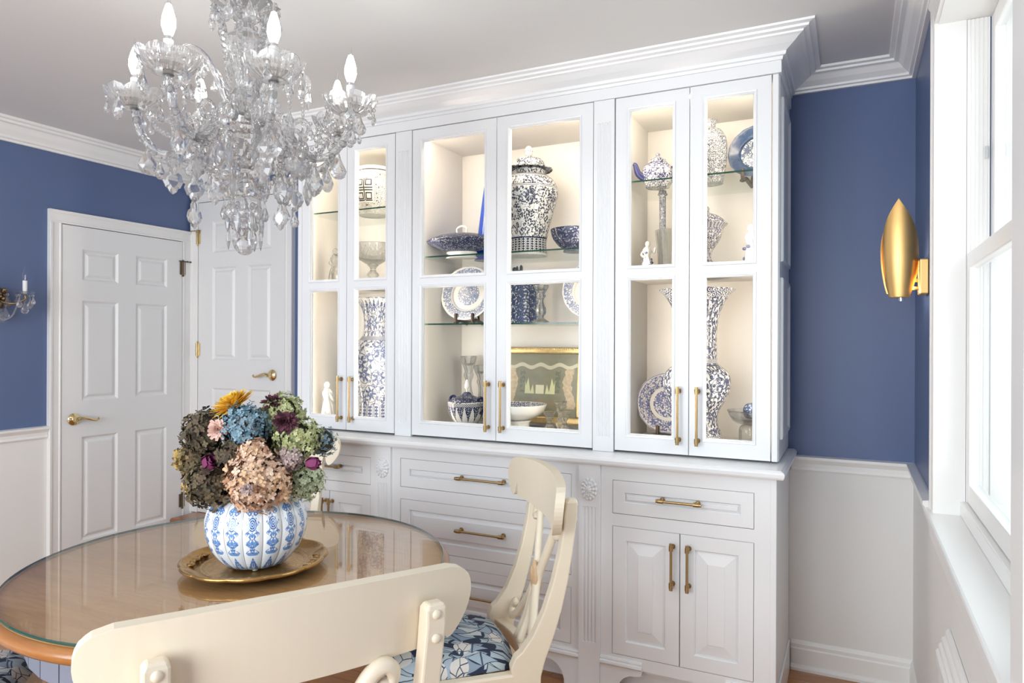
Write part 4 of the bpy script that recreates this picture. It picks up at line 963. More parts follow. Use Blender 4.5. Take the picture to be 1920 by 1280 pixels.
# ---------------------------------------------------------------- china and glass in the cabinets
BW = dict(
    jar=porcelain('temple_jar_glaze', 34, (0.022, 0.025, 0.05), (0.07, 0.08, 0.14), (0.78, 0.80, 0.79), 0.0, 8, 0.022, 0.40, 0.40, [(0.0, 0.008, 'blank', 1), (0.008, 0.075, 'stripe', 30), (0.075, 0.082, 'solid', 1), (0.305, 0.318, 'lines', 2), (0.360, 0.372, 'lines', 2)]),
    balu=porcelain('baluster_vase_glaze', 17, (0.08, 0.11, 0.26), (0.55, 0.60, 0.72), (0.80, 0.81, 0.80), 0.42, 7, 0.02, 0.36, 0.42, [(0.0, 0.085, 'stripe', 20), (0.425, 0.445, 'lattice', 90), (0.595, 0.64, 'lappet', 34)]),
    trump=porcelain('trumpet_vase_glaze', 24, (0.05, 0.055, 0.10), (0.17, 0.20, 0.30), (0.80, 0.80, 0.77), 0.36, 4, 0.05, 0.44, 0.18, [(0.0, 0.045, 'scroll', 34), (0.335, 0.352, 'lattice', 120), (0.602, 0.635, 'scroll', 38)]),
    happy=None,
    plate=porcelain('transfer_plate_glaze', 46, (0.22, 0.26, 0.40), (0.70, 0.72, 0.80), (0.80, 0.79, 0.74), 0.36, 5, 0.06, 0.50, 0.22, [(0.058, 0.092, 'blank', 1), (0.131, 0.140, 'blank', 1)], True),
    plate2=porcelain('purple_plate_glaze', 40, (0.20, 0.21, 0.42), (0.42, 0.41, 0.62), (0.82, 0.80, 0.74), 0.42, 6, 0.04, 0.40, 0.32, [(0.062, 0.078, 'blank', 1), (0.127, 0.140, 'lines', 2)], True),
    flow=porcelain('flow_blue_glaze', 60, (0.006, 0.010, 0.05), (0.03, 0.04, 0.13), (0.42, 0.45, 0.52), 0.34, 6, 0.13, 0.55, 0.10),
    willow=porcelain('willow_box_glaze', 42, (0.02, 0.035, 0.11), (0.16, 0.27, 0.48), (0.72, 0.76, 0.78), 0.25, 4, 0.11, 0.46, 0.26),
    vermi=porcelain('vermicelli_glaze', 95, (0.06, 0.07, 0.11), (0.20, 0.22, 0.28), (0.83, 0.84, 0.80), 0.20, 4, 0.05, 0.38, 0.35),
    teapot=porcelain('teapot_glaze', 38, (0.03, 0.04, 0.13), (0.16, 0.16, 0.34), (0.80, 0.79, 0.74), 0.42, 6, 0.03, 0.36, 0.42),
    sugar=porcelain('sugar_bowl_glaze', 34, (0.02, 0.024, 0.06), (0.12, 0.14, 0.24), (0.82, 0.82, 0.79), 0.0, 4, 0.02, 0.42, 0.5, [(0.028, 0.108, 'drop', 24), (0.108, 0.124, 'lattice', 110)]),
    rim=porcelain('footed_bowl_glaze', 60, (0.03, 0.05, 0.16), (0.15, 0.22, 0.42), (0.82, 0.82, 0.78), 0.3, 5, 0.03, 0.40, 0.30, [(0.0, 0.080, 'blank', 1)]),
    urn=porcelain('urn_glaze', 62, (0.05, 0.06, 0.13), (0.22, 0.22, 0.34), (0.80, 0.79, 0.75), 0.30, 5, 0.05, 0.38, 0.36, [(0.0, 0.030, 'lines', 4), (0.185, 0.205, 'stripe', 60)]),
    bplate=porcelain('blue_rim_plate_glaze', 40, (0.05, 0.09, 0.16), (0.20, 0.28, 0.36), (0.76, 0.77, 0.70), 0.3, 5, 0.06, 0.42, 0.42, [(0.066, 0.135, 'solid', 1)], True))
def happy_mat():
    g = G('double_happiness_glaze'); uv = g.coord('UV'); X = g.sep(uv)
    v = g.vor(g.scale(uv, (150, 150, 0)), 1.0, feat='F2'); v1 = g.vor(g.scale(uv, (150, 150, 0)), 1.0)
    verm = g.lt(g.math('SUBTRACT', v.outputs['Distance'], v1.outputs['Distance']), 0.16)
    # seal panels: repeated every 0.21 m round the body
    u = g.math('SUBTRACT', g.math('FRACT', g.mul(X[0], 1 / 0.215)), 0.5); u = g.mul(u, 0.215); au = g.math('ABSOLUTE', u)
    z = g.math('SUBTRACT', g.sep(g.coord('Object'))[2], 0.118); az = g.math('ABSOLUTE', z)
    pan = g.mul(g.lt(au, 0.052), g.lt(az, 0.064))
    a = g.math('ABSOLUTE', g.math('SUBTRACT', au, 0.025)); b = g.math('ABSOLUTE', g.math('SUBTRACT', az, 0.034))
    sq = g.mul(g.mul(g.lt(a, 0.018), g.lt(b, 0.017)), g.math('SUBTRACT', 1.0, g.mul(g.lt(a, 0.012), g.lt(b, 0.011))))
    bars = g.mul(g.lt(g.math('ABSOLUTE', g.math('SUBTRACT', az, 0.006)), 0.003), g.lt(a, 0.022)); bars = g.mx(bars, g.mul(g.lt(az, 0.056), g.lt(au, 0.0028)))
    bars = g.mx(bars, g.mul(g.lt(g.math('ABSOLUTE', g.math('SUBTRACT', az, 0.056)), 0.003), g.lt(a, 0.021)))
    m_ = g.math('ADD', g.mul(pan, g.mx(sq, bars)), g.mul(g.math('SUBTRACT', 1.0, pan), verm))
    zz = g.sep(g.coord('Object'))[2]
    bl_ = g.gt(zz, 0.212); m_ = g.mul(m_, g.math('SUBTRACT', 1.0, bl_)); m_ = g.mx(m_, g.mul(g.gt(zz, 0.228), g.lt(zz, 0.234)))
    g.put(g.b.inputs['Base Color'], g.mix(m_, (0.80, 0.80, 0.74), (0.045, 0.045, 0.05))); g.b.inputs['Roughness'].default_value = 0.18; g.b.inputs['Coat Weight'].default_value = 0.4
    return g.m
BW['happy'] = happy_mat()
FZ, MZ, SL, SC1, SC2, SR = 0.9705, 1.6785, 2.0555, 1.7965, 1.4765, 2.0565
rotz = lambda d: (0, 0, math.radians(d))
# left cabinet
o = uv_lathe('ginger_jar', [(0.0, 0.004), (0.07, 0.003), (0.078, 0.0), (0.082, 0.01), (0.105, 0.05), (0.128, 0.11), (0.132, 0.145), (0.120, 0.185), (0.098, 0.210), (0.090, 0.214), (0.086, 0.222), (0.086, 0.248), (0.082, 0.252), (0.076, 0.248), (0.076, 0.22), (0.0, 0.21)], BW['happy'], None, (-2.290, 3.0, SL), rotz(-42)); tag(o, 'round double happiness jar on the top shelf of the left cabinet', 'jar')
cp = thing('crystal_compote', (-2.295, 3.0, MZ), 0, 'diamond-cut crystal compote on the middle shelf of the left cabinet', 'compote')
uv_lathe('bowl', [(0.0, 0.115), (0.03, 0.118), (0.065, 0.140), (0.095, 0.175), (0.106, 0.222), (0.103, 0.224), (0.090, 0.180), (0.06, 0.148), (0.0, 0.125)], 'clear', cp, n=48, mod=lambda a, z: 1 + 0.02 * math.sin(24 * a) * (1 if z < 0.2 else 0.4))
uv_lathe('foot', [(0.0, 0.0), (0.062, 0.0), (0.064, 0.006), (0.03, 0.018), (0.014, 0.034), (0.028, 0.056), (0.030, 0.070), (0.014, 0.090), (0.022, 0.108), (0.03, 0.116), (0.0, 0.117)], 'clear', cp, n=24)
mb = MB()
for k in range(24):
    for s_ in (-1, 1):
        pts = [(math.cos(2 * PI * k / 24 + s_ * t_ * 0.55) * r, math.sin(2 * PI * k / 24 + s_ * t_ * 0.55) * r, z) for t_, r, z in ((0, 0.067, 0.140), (0.33, 0.086, 0.158), (0.66, 0.098, 0.180), (1, 0.1055, 0.212))]
        mb.tube(pts, 0.0011, 4)
mb.build('cut_lattice', mat('cut_glass_grey', (0.42, 0.42, 0.40), 0.2, var=0.2), cp)
o = uv_lathe('baluster_vase', [(0.0, 0.01), (0.080, 0.006), (0.092, 0.0), (0.092, 0.02), (0.082, 0.06), (0.086, 0.13), (0.104, 0.22), (0.120, 0.31), (0.122, 0.36), (0.108, 0.405), (0.080, 0.432), (0.064, 0.46), (0.060, 0.51), (0.066, 0.57), (0.084, 0.618), (0.102, 0.640), (0.098, 0.642), (0.06, 0.58), (0.054, 0.50), (0.0, 0.46)], BW['balu'], None, (-2.262, 2.98, FZ), rotz(20), 64, mod=lambda a, z: 1 + (0.02 * abs(math.sin(4 * a)) if z > 0.6 else 0)); tag(o, 'tall blue and white baluster vase on the floor of the left cabinet', 'vase')
# left bay: crystal figure and pale figurine
def figurine(name, label, loc, h, mt, seed, lean=0.0, cat='figurine', accent=None):
    """small standing draped figure: skirted body, torso, raised arm, head"""
    f = thing(name, loc, seed * 0.7, label, cat)
    prof = [(0.0, 0.0), (0.24, 0.0), (0.25, 0.03), (0.20, 0.06), (0.19, 0.20), (0.16, 0.38), (0.11, 0.52), (0.14, 0.62), (0.15, 0.70), (0.09, 0.77), (0.05, 0.80), (0.0, 0.81)]
    uv_lathe('body', [(r * h * 0.75, z * h) for r, z in prof], mt, f, n=28, mod=lambda a, z: 1 + 0.14 * math.sin(5 * a + z / h * 5 + seed))
    MB().sphere((0.02 * h, 0, 0.87 * h), 0.072 * h, 0.075 * h, 0.09 * h, 12, 8).build('head', mt, f, smooth=True)
    mb = MB()
    mb.tube(cr([(0.09 * h, 0, 0.68 * h), (0.20 * h, -0.02 * h, 0.62 * h), (0.22 * h, -0.06 * h, 0.78 * h)], 4), 0.03 * h, 6)
    mb.tube(cr([(-0.09 * h, 0, 0.68 * h), (-0.18 * h, -0.02 * h, 0.56 * h), (-0.10 * h, -0.12 * h, 0.48 * h)], 4), 0.03 * h, 6)
    mb.build('arms', mt, f, smooth=True)
    if accent:
        mb = MB(); rg = random.Random(seed)
        for k in range(12):
            a = rg.uniform(0, 6.28); z = rg.uniform(0.1, 0.75) * h; mb.sphere((0.135 * h * math.cos(a), 0.135 * h * math.sin(a), z), 0.045 * h, 0.045 * h, 0.035 * h, 8, 5)
        mb.build('blue_drapery', accent, f, smooth=True)
    return f
figurine('crystal_figurine', 'clear glass figurine on the middle shelf of the left cabinet', (-2.443, 2.87, MZ), 0.207, M['clear'], 2)
figurine('porcelain_figurine', 'pale white figurine at the bottom of the left cabinet', (-2.484, 2.865, FZ), 0.215, M['whiteware'], 4)
# centre cabinet, upper glass shelf
cd = thing('covered_dish', (-1.722, 2.95, SC1), math.radians(4), 'oval flow-blue covered serving dish on the upper central shelf', 'dish')
uv_lathe('foot', [(0.0, 0.0), (0.075, 0.0), (0.078, 0.006), (0.066, 0.016), (0.078, 0.030), (0.0, 0.0301)], 'whiteware', cd, sy=0.72, k=3)
uv_lathe('dish_body', [(0.0, 0.031), (0.078, 0.031), (0.130, 0.050), (0.178, 0.072), (0.182, 0.078), (0.174, 0.080), (0.0, 0.070)], BW['flow'], cd, sy=0.72)
uv_lathe('lid', [(0.176, 0.081), (0.172, 0.090), (0.130, 0.108), (0.07, 0.120), (0.02, 0.126), (0.0, 0.127)], BW['flow'], cd, sy=0.72)
MB().tube(cr([(-0.024, 0, 0.124), (-0.026, 0, 0.144), (-0.010, 0, 0.156), (0.010, 0, 0.156), (0.026, 0, 0.144), (0.024, 0, 0.124)], 4), 0.005, 8).build('knob', 'whiteware', cd, smooth=True)
bc_ = thing('cobalt_bottle', (-1.640, 3.085, SC1), 0, 'tall narrow cobalt blue bottle behind the central door stile', 'bottle')
uv_lathe('bottle_body', [(0.0, 0.0), (0.070, 0.0), (0.073, 0.01), (0.062, 0.10), (0.048, 0.22), (0.034, 0.33), (0.024, 0.40), (0.020, 0.43), (0.0, 0.432)], 'cobalt', bc_)
uv_lathe('patterned_neck', [(0.0205, 0.425), (0.018, 0.46), (0.016, 0.50), (0.018, 0.52), (0.012, 0.525), (0.0, 0.525)], BW['flow'], bc_)
tj = thing('temple_jar', (-1.386, 3.0, SC1), math.radians(12), 'big lidded temple jar with trailing blossom on the upper central shelf', 'jar')
uv_lathe('jar_body', [(0.0, 0.004), (0.080, 0.003), (0.088, 0.0), (0.088, 0.02), (0.086, 0.06), (0.096, 0.12), (0.118, 0.20), (0.136, 0.27), (0.139, 0.305), (0.130, 0.340), (0.106, 0.368), (0.085, 0.378), (0.080, 0.384), (0.080, 0.402), (0.072, 0.404), (0.07, 0.38), (0.0, 0.37)], BW['jar'], tj, n=64)
big = MB()
for a0 in (-118, -62, -10, 100, 180):
    a = math.radians(a0 - 12); r = 0.1385; c0 = Vector((math.cos(a) * r, math.sin(a) * r, 0.265)); e = Vector((-math.sin(a), math.cos(a), 0)); nrm = Vector((math.cos(a), math.sin(a), 0.0))
    for k in range(9):
        t_ = 2 * PI * k / 9; d = e * math.cos(t_) + Vector((0, 0, 1)) * math.sin(t_); ln = 0.032
        base = c0 + d * 0.006 + nrm * 0.002; tip = c0 + d * ln - nrm * 0.0045 * abs(math.cos(t_)) + nrm * 0.001; f_ = nrm.cross(d)
        mid = (base + tip) / 2 + nrm * 0.0012
        big.add([base, mid + f_ * 0.0045, tip, mid - f_ * 0.0045], [(0, 1, 2, 3)])
big.build('painted_blossoms', mat('jar_ink', (0.05, 0.06, 0.10), 0.2, var=0.1, coat=0.4), tj)
uv_lathe('lid', [(0.112, 0.405), (0.114, 0.410), (0.094, 0.416), (0.082, 0.424), (0.072, 0.446), (0.050, 0.462), (0.022, 0.470), (0.014, 0.474), (0.018, 0.486), (0.020, 0.498), (0.012, 0.514), (0.0, 0.522)], BW['jar'], tj)
MB().sphere((0, 0, 0.496), 0.0205, 0.0205, 0.027, 16, 10).build('finial', 'whiteware', tj, smooth=True)
o = uv_lathe('serving_bowl', [(0.0, 0.002), (0.05, 0.0), (0.052, 0.012), (0.075, 0.030), (0.100, 0.062), (0.110, 0.098), (0.107, 0.100), (0.094, 0.064), (0.0, 0.02)], BW['flow'], None, (-1.135, 2.96, SC1)); tag(o, 'rounded dark blue patterned bowl right of the temple jar', 'bowl')
for i, (x, yy) in enumerate(((-1.115, 3.05), (-1.075, 3.07))):
    o = uv_lathe('glass_candle_cup', [(0.0, 0.0), (0.022, 0.0), (0.024, 0.006), (0.010, 0.02), (0.009, 0.07), (0.022, 0.09), (0.026, 0.14), (0.024, 0.14), (0.018, 0.095), (0.0, 0.085)], 'clear', None, (x, yy, SC1), n=20); tag(o, ['left one of two small clear glass cups behind the dark bowl', 'right one of two small clear glass cups behind the dark bowl'][i], 'glass', 'clear cups behind the bowl')
# plates on stands
def plate(label, loc, r, mt, tilt, rz, group=None, stand=True):
    p = thing('display_plate', loc, math.radians(rz), label, 'plate')
    d = uv_lathe('plate_dish', [(0.0, 0.004), (r * 0.55, 0.004), (r * 0.62, 0.008), (r * 0.68, 0.015), (r, 0.026), (r * 1.005, 0.024), (r * 0.70, 0.009), (r * 0.62, 0.002), (r * 0.5, 0.0), (0.0, 0.0)], mt, p, (0, 0, r * math.cos(math.radians(tilt)) + 0.018), (math.radians(90 - tilt), 0, 0), 56, uvmode='disc', mod=lambda a, z: 1 + (0.008 * math.sin(16 * a) if z > 0.02 else 0))
    if stand:
        s_ = thing('plate_stand', loc, math.radians(rz), label.replace('plate', 'plate stand', 1) if False else 'dark wooden easel under the ' + ' '.join(label.split(' on ')[0].split()[:5]) + (' plate' if 'plate' not in label.split()[:5] else ''), 'plate stand')
        for q in (-1, 1):
            pts = cr([(q * 0.045, -0.055, 0.052), (q * 0.045, -0.058, 0.030), (q * 0.045, -0.045, 0.012), (q * 0.043, -0.012, 0.020), (q * 0.042, 0.04, 0.012), (q * 0.042, 0.075, 0.006)], 4)
            MB().tube(pts, [0.008] * len(pts), 8, 1.3).build('arm', 'darkwood', s_, smooth=True)
            MB().tube(cr([(q * 0.045, -0.045, 0.014), (q * 0.047, -0.05, 0.006), (q * 0.05, -0.06, 0.006)], 3), 0.007, 6).build('foot', 'darkwood', s_, smooth=True)
            MB().tube([(q * 0.036, 0.045, 0.012), (q * 0.022, 0.058, 0.12)], 0.006, 6).build('back_prop', 'darkwood', s_)
        MB().tube([(-0.045, 0.03, 0.014), (0.045, 0.03, 0.014)], 0.006, 6).build('crossbar', 'darkwood', s_)
    return p
plate('blue landscape transfer plate on the left of the lower central shelf', (-1.735, 3.045, SC2), 0.136, BW['plate'], 14, 6)
plate('second landscape transfer plate half hidden at the right of the lower central shelf', (-1.080, 3.045, SC2), 0.132, BW['plate'], 14, 12)
# tiered willow box
tbx = thing('tiered_box', (-1.440, 3.0, SC2), math.radians(4), 'stacked three-tier blue willow box with a dark finial', 'box')
for k in range(3):
    uv_lathe('tier', [(0.0, 0.001), (0.096, 0.001), (0.101, 0.004), (0.101, 0.058), (0.098, 0.062), (0.0, 0.062)], BW['willow'], tbx, (0, 0, k * 0.063), n=48, k=2)
uv_lathe('lid', [(0.103, 0.190), (0.100, 0.200), (0.07, 0.215), (0.03, 0.222), (0.0, 0.223)], BW['willow'], tbx)
mb = MB(); mb.sphere((0, 0, 0.240), 0.024, 0.016, 0.018, 10, 7); mb.sphere((-0.018, 0, 0.258), 0.012, 0.011, 0.013, 10, 7); mb.sphere((0.016, 0, 0.262), 0.009, 0.008, 0.018, 8, 6); mb.sphere((-0.004, 0, 0.262), 0.007, 0.007, 0.014, 8, 6)
mb.build('dog_finial', mat('finial_glaze', (0.06, 0.07, 0.10), 0.25, var=0.3, nscale=80, coat=0.3), tbx, smooth=True)
def candlestick(name, label, loc, h, r, cat='candlestick', mt='clear', group=None):
    o = uv_lathe(name, [(0.0, 0.0), (r, 0.0), (r * 1.02, 0.04 * h), (r * 0.6, 0.10 * h), (r * 0.35, 0.16 * h), (r * 0.6, 0.24 * h), (r * 0.7, 0.36 * h), (r * 0.4, 0.50 * h), (r * 0.36, 0.62 * h), (r * 0.62, 0.72 * h), (r * 0.5, 0.78 * h), (r * 0.8, 0.88 * h), (r * 1.0, 0.97 * h), (r * 0.98, h), (r * 0.6, 0.9 * h), (0.0, 0.86 * h)], mt, None, loc, (0, 0, 0), 16, mod=lambda a, z: 1 + 0.06 * math.cos(8 * a))
    for p in o.data.polygons: p.use_smooth = False
    tag(o, label, cat, group); return o
candlestick('glass_candlestick', 'cut glass candlestick standing right of the willow box', (-1.285, 2.92, SC2), 0.172, 0.036)
candlestick('glass_candlestick', 'left tall glass candlestick behind the sugar bowl', (-1.765, 3.10, FZ), 0.345, 0.040, group='glass candlesticks behind the sugar bowl')
candlestick('glass_candlestick', 'right tall glass candlestick behind the sugar bowl', (-1.690, 3.10, FZ), 0.300, 0.040, group='glass candlesticks behind the sugar bowl')
# sugar bowl
sb = thing('sugar_bowl', (-1.690, 2.95, FZ), math.radians(-12), 'lidded navy and white sugar bowl at the bottom of the central cabinet', 'sugar bowl')
uv_lathe('bowl_body', [(0.0, 0.020), (0.045, 0.020), (0.056, 0.026), (0.076, 0.050), (0.090, 0.085), (0.094, 0.118), (0.092, 0.126), (0.080, 0.128), (0.07, 0.12), (0.0, 0.11)], BW['sugar'], sb, n=64, mod=lambda a, z: 1 - 0.03 * (1 - abs(math.sin(5 * a))))
uv_lathe('lid', [(0.082, 0.129), (0.076, 0.138), (0.052, 0.150), (0.026, 0.160), (0.020, 0.168), (0.012, 0.174), (0.0, 0.176)], BW['flow'], sb)
uv_lathe('finial', [(0.006, 0.172), (0.005, 0.184), (0.011, 0.196), (0.010, 0.212), (0.004, 0.232), (0.0, 0.236)], 'whiteware', sb, n=16)
for s_ in (-1, 1):
    MB().tube(cr([(s_ * 0.086, 0, 0.075), (s_ * 0.112, 0, 0.100), (s_ * 0.108, 0, 0.140), (s_ * 0.085, 0, 0.150), (s_ * 0.072, 0, 0.136)], 4), 0.007, 8).build('handle', BW['flow'], sb, smooth=True)
for k in range(4):
    a = k * PI / 2 + 0.6; MB().sphere((0.048 * math.cos(a), 0.048 * math.sin(a), 0.012), 0.016, 0.016, 0.012, 10, 6).build('foot', BW['flow'], sb, smooth=True)
# framed picture: a soft olive panel with a garland, generic stand-in
def picture_mat():
    g = G('olive_picture_print'); uv = g.coord('UV'); X = g.sep(uv)
    x = g.math('ABSOLUTE', g.math('SUBTRACT', X[0], 0.5)); y_ = X[1]; n = g.noise(uv, 9, 3, .5, '2D')
    c = g.mix(n, (0.17, 0.17, 0.12), (0.24, 0.235, 0.17))
    gar = g.math('ADD', 0.80, g.mul(g.math('COSINE', g.mul(X[0], 25.0)), 0.025)); c = g.mix(g.lt(g.math('ABSOLUTE', g.math('SUBTRACT', y_, gar)), 0.03), c, (0.52, 0.50, 0.38))
    c = g.mix(g.mul(g.lt(g.math('ABSOLUTE', g.math('SUBTRACT', y_, 0.22)), 0.05), g.gt(g.noise(uv, 30, 2, .5, '2D'), 0.5)), c, (0.27, 0.20, 0.13))
    # a pale pavilion with narrow cypresses, placed symmetrically
    sp = g.math('FRACT', g.mul(x, 16.0)); hgt = g.math('ADD', 0.36, g.mul(x, 1.6)); tri = g.mul(g.math('ABSOLUTE', g.math('SUBTRACT', sp, 0.5)), 0.35)
    cyp = g.mul(g.mul(g.lt(x, 0.20), g.gt(x, 0.06)), g.mul(g.gt(y_, 0.36), g.lt(g.math('ADD', y_, tri), hgt)))
    c = g.mix(cyp, c, (0.60, 0.62, 0.36)); c = g.mix(g.mul(g.lt(x, 0.055), g.mul(g.gt(y_, 0.36), g.lt(y_, 0.50))), c, (0.66, 0.64, 0.46))
    leafy = g.mul(g.mul(g.gt(x, 0.20), g.lt(x, 0.27)), g.mul(g.gt(g.noise(uv, 24, 2, .6, '2D'), 0.47), g.mul(g.gt(y_, 0.38), g.lt(y_, 0.74)))); c = g.mix(leafy, c, (0.13, 0.14, 0.10))
    wav = g.math('ADD', 0.385, g.mul(g.math('SINE', g.mul(y_, 9.0)), 0.03)); fig = g.mul(g.lt(g.math('ABSOLUTE', g.math('SUBTRACT', x, wav)), g.math('ADD', 0.03, g.mul(g.noise(uv, 14, 1, .5, '2D'), 0.05))), g.mul(g.gt(y_, 0.14), g.lt(y_, 0.76)))
    c = g.mix(fig, c, g.mix(g.noise(uv, 22, 2, .5, '2D'), (0.34, 0.27, 0.13), (0.60, 0.50, 0.40)))
    g.put(g.b.inputs['Base Color'], c); g.b.inputs['Roughness'].default_value = 0.35
    return g.m
pf = thing('framed_picture', (-1.392, 3.135, FZ + 0.022), 0, 'gold framed olive garden print leaning at the back of the central cabinet', 'picture')
pf.rotation_euler = (math.radians(-6), 0, 0)
pw, phh = 0.232, 0.372
me = bpy.data.meshes.new('print'); me.from_pydata([(-pw + .03, 0, 0.03), (pw - .03, 0, 0.03), (pw - .03, 0, phh - .03), (-pw + .03, 0, phh - .03), (-pw + .03, 0.006, 0.03), (pw - .03, 0.006, 0.03), (pw - .03, 0.006, phh - .03), (-pw + .03, 0.006, phh - .03)], [], [(0, 1, 2, 3), (7, 6, 5, 4)])
ul = me.uv_layers.new(name='UVMap')
for li, uvv in enumerate([(0, 0), (1, 0), (1, 1), (0, 1)] * 2): ul.data[li].uv = uvv
me.materials.append(picture_mat()); po = bpy.data.objects.new('print', me); COL.objects.link(po); po.parent = pf
gm = mat('gold_leaf_frame', (0.72, 0.53, 0.25), 0.35, 0.8, var=0.25, nscale=60, bump=0.4, bscale=120)
for (a, b, c_, d) in ((-pw, pw, phh - 0.032, phh), (-pw, pw, 0, 0.032), (-pw, -pw + 0.032, 0.032, phh - 0.032), (pw - 0.032, pw, 0.032, phh - 0.032)):
    MB().box(a, b, -0.018, 0.012, c_, d).build('frame_side', gm, pf, bevel=0.007)
mb = MB()
for k in range(40):
    mb.sphere((-pw + 0.006 + k * (2 * pw - 0.012) / 39, -0.017, phh - 0.008), 0.0065, 0.004, 0.006, 8, 5)
mb.build('beading', gm, pf, smooth=True)
fb = thing('footed_bowl', (-1.410, 2.915, FZ), 0, 'white footed bowl with a blue border in front of the picture', 'bowl')
uv_lathe('dish', [(0.0, 0.058), (0.052, 0.058), (0.096, 0.072), (0.130, 0.094), (0.146, 0.128), (0.1435, 0.1295)], 'whiteware', fb, n=56)
uv_lathe('painted_inside', [(0.1435, 0.1295), (0.126, 0.102), (0.087, 0.082), (0.0, 0.07)], BW['rim'], fb, n=56)
uv_lathe('foot', [(0.0, 0.0), (0.072, 0.0), (0.072, 0.008), (0.066, 0.04), (0.07, 0.0575), (0.0, 0.0577)], 'whiteware', fb)
for i, (x, yy, h) in enumerate(((-1.232, 2.90, 0.105), (-1.197, 2.945, 0.150), (-1.158, 2.90, 0.108))):
    candlestick('glass_candlestick', ['short cut glass candle holder nearest the footed bowl', 'tallest of the three cut glass candle holders before the picture', 'short cut glass candle holder nearest the right door edge'][i], (x, yy, FZ), h, 0.030, group='cut glass candle holders before the picture')
# right cabinet, top shelf
tp_ = thing('teapot', (-0.762, 2.98, SR), math.radians(30), 'angular floral teapot on the top shelf of the right cabinet', 'teapot')
uv_lathe('pot_body', [(0.0, 0.0), (0.045, 0.0), (0.050, 0.006), (0.062, 0.03), (0.066, 0.06), (0.058, 0.09), (0.040, 0.105), (0.0, 0.108)], BW['teapot'], tp_, mod=lambda a, z: 1 + 0.04 * math.cos(6 * a))
uv_lathe('lid', [(0.041, 0.106), (0.034, 0.120), (0.014, 0.132), (0.008, 0.138), (0.010, 0.146), (0.0, 0.152)], BW['teapot'], tp_)
pts = cr([(-0.055, 0, 0.04), (-0.085, 0, 0.06), (-0.098, 0, 0.095), (-0.108, 0, 0.102)], 4); MB().tube(pts, [0.018 - 0.011 * i / (len(pts) - 1) for i in range(len(pts))], 10).build('spout', BW['teapot'], tp_, smooth=True)
MB().tube(cr([(0.058, 0, 0.088), (0.088, 0, 0.098), (0.100, 0, 0.065), (0.085, 0, 0.035), (0.062, 0, 0.030)], 4), 0.0065, 8).build('handle', BW['flow'], tp_, smooth=True)
o = uv_lathe('bottle_vase', [(0.0, 0.003), (0.05, 0.0), (0.054, 0.01), (0.066, 0.07), (0.070, 0.14), (0.066, 0.19), (0.048, 0.222), (0.030, 0.232), (0.024, 0.240), (0.025, 0.262), (0.029, 0.268), (0.02, 0.266), (0.018, 0.24), (0.0, 0.23)], BW['vermi'], None, (-0.545, 3.0, SR), rotz(60)); tag(o, 'pale speckled shouldered vase on the top shelf of the right cabinet', 'vase')
plate('blue-rimmed plate on the top shelf beside the speckled vase', (-0.362, 3.06, SR), 0.110, BW['bplate'], 12, -8)
# right cabinet, middle shelf
cc = thing('porcelain_candlestick', (-0.765, 3.08, MZ), 0, 'slim blue and white column candlestick behind the glass vase', 'candlestick')
uv_lathe('column', [(0.0, 0.0), (0.040, 0.0), (0.040, 0.008), (0.022, 0.02), (0.0145, 0.035), (0.0145, 0.36), (0.020, 0.366), (0.020, 0.372), (0.0, 0.373)], BW['urn'], cc, n=24, k=3)
o = uv_lathe('glass_vase', [(0.0, 0.004), (0.044, 0.0), (0.047, 0.006), (0.050, 0.09), (0.060, 0.180), (0.057, 0.180), (0.046, 0.09), (0.040, 0.014), (0.0, 0.012)], 'clear', None, (-0.708, 2.97, MZ), (0, 0, 0), 16); tag(o, 'cylindrical cut glass vase on the middle shelf of the right cabinet', 'vase')
for p in o.data.polygons: p.use_smooth = False
wa = mat('figurine_glaze', (0.80, 0.78, 0.73), 0.2, var=0.08, nscale=60, coat=0.4); bd = mat('figurine_blue', (0.10, 0.12, 0.24), 0.25, var=0.4, nscale=80, coat=0.4)
figurine('porcelain_figurine', 'blue and white figurine left of the cylindrical glass vase', (-0.800, 2.95, MZ), 0.155, wa, 1, accent=bd)
un = thing('lidded_urn', (-0.552, 2.98, MZ), 0, 'covered urn on a low stand on the middle shelf of the right cabinet', 'urn')
uv_lathe('urn_body', [(0.0, 0.030), (0.058, 0.030), (0.058, 0.036), (0.030, 0.044), (0.016, 0.070), (0.026, 0.100), (0.052, 0.140), (0.066, 0.185), (0.082, 0.204), (0.080, 0.208), (0.060, 0.206), (0.0, 0.20)], BW['urn'], un)
uv_lathe('lid', [(0.076, 0.209), (0.070, 0.220), (0.046, 0.240), (0.020, 0.250), (0.008, 0.258), (0.010, 0.272), (0.0, 0.284)], BW['urn'], un)
uv_lathe('stand', [(0.0, 0.0), (0.070, 0.0), (0.078, 0.008), (0.078, 0.022), (0.070, 0.029), (0.0, 0.0295)], 'whiteware', un, k=3)
figurine('porcelain_figurine', 'blue and white figurine at the right end of the middle shelf', (-0.372, 2.95, MZ), 0.20, wa, 3, accent=bd)
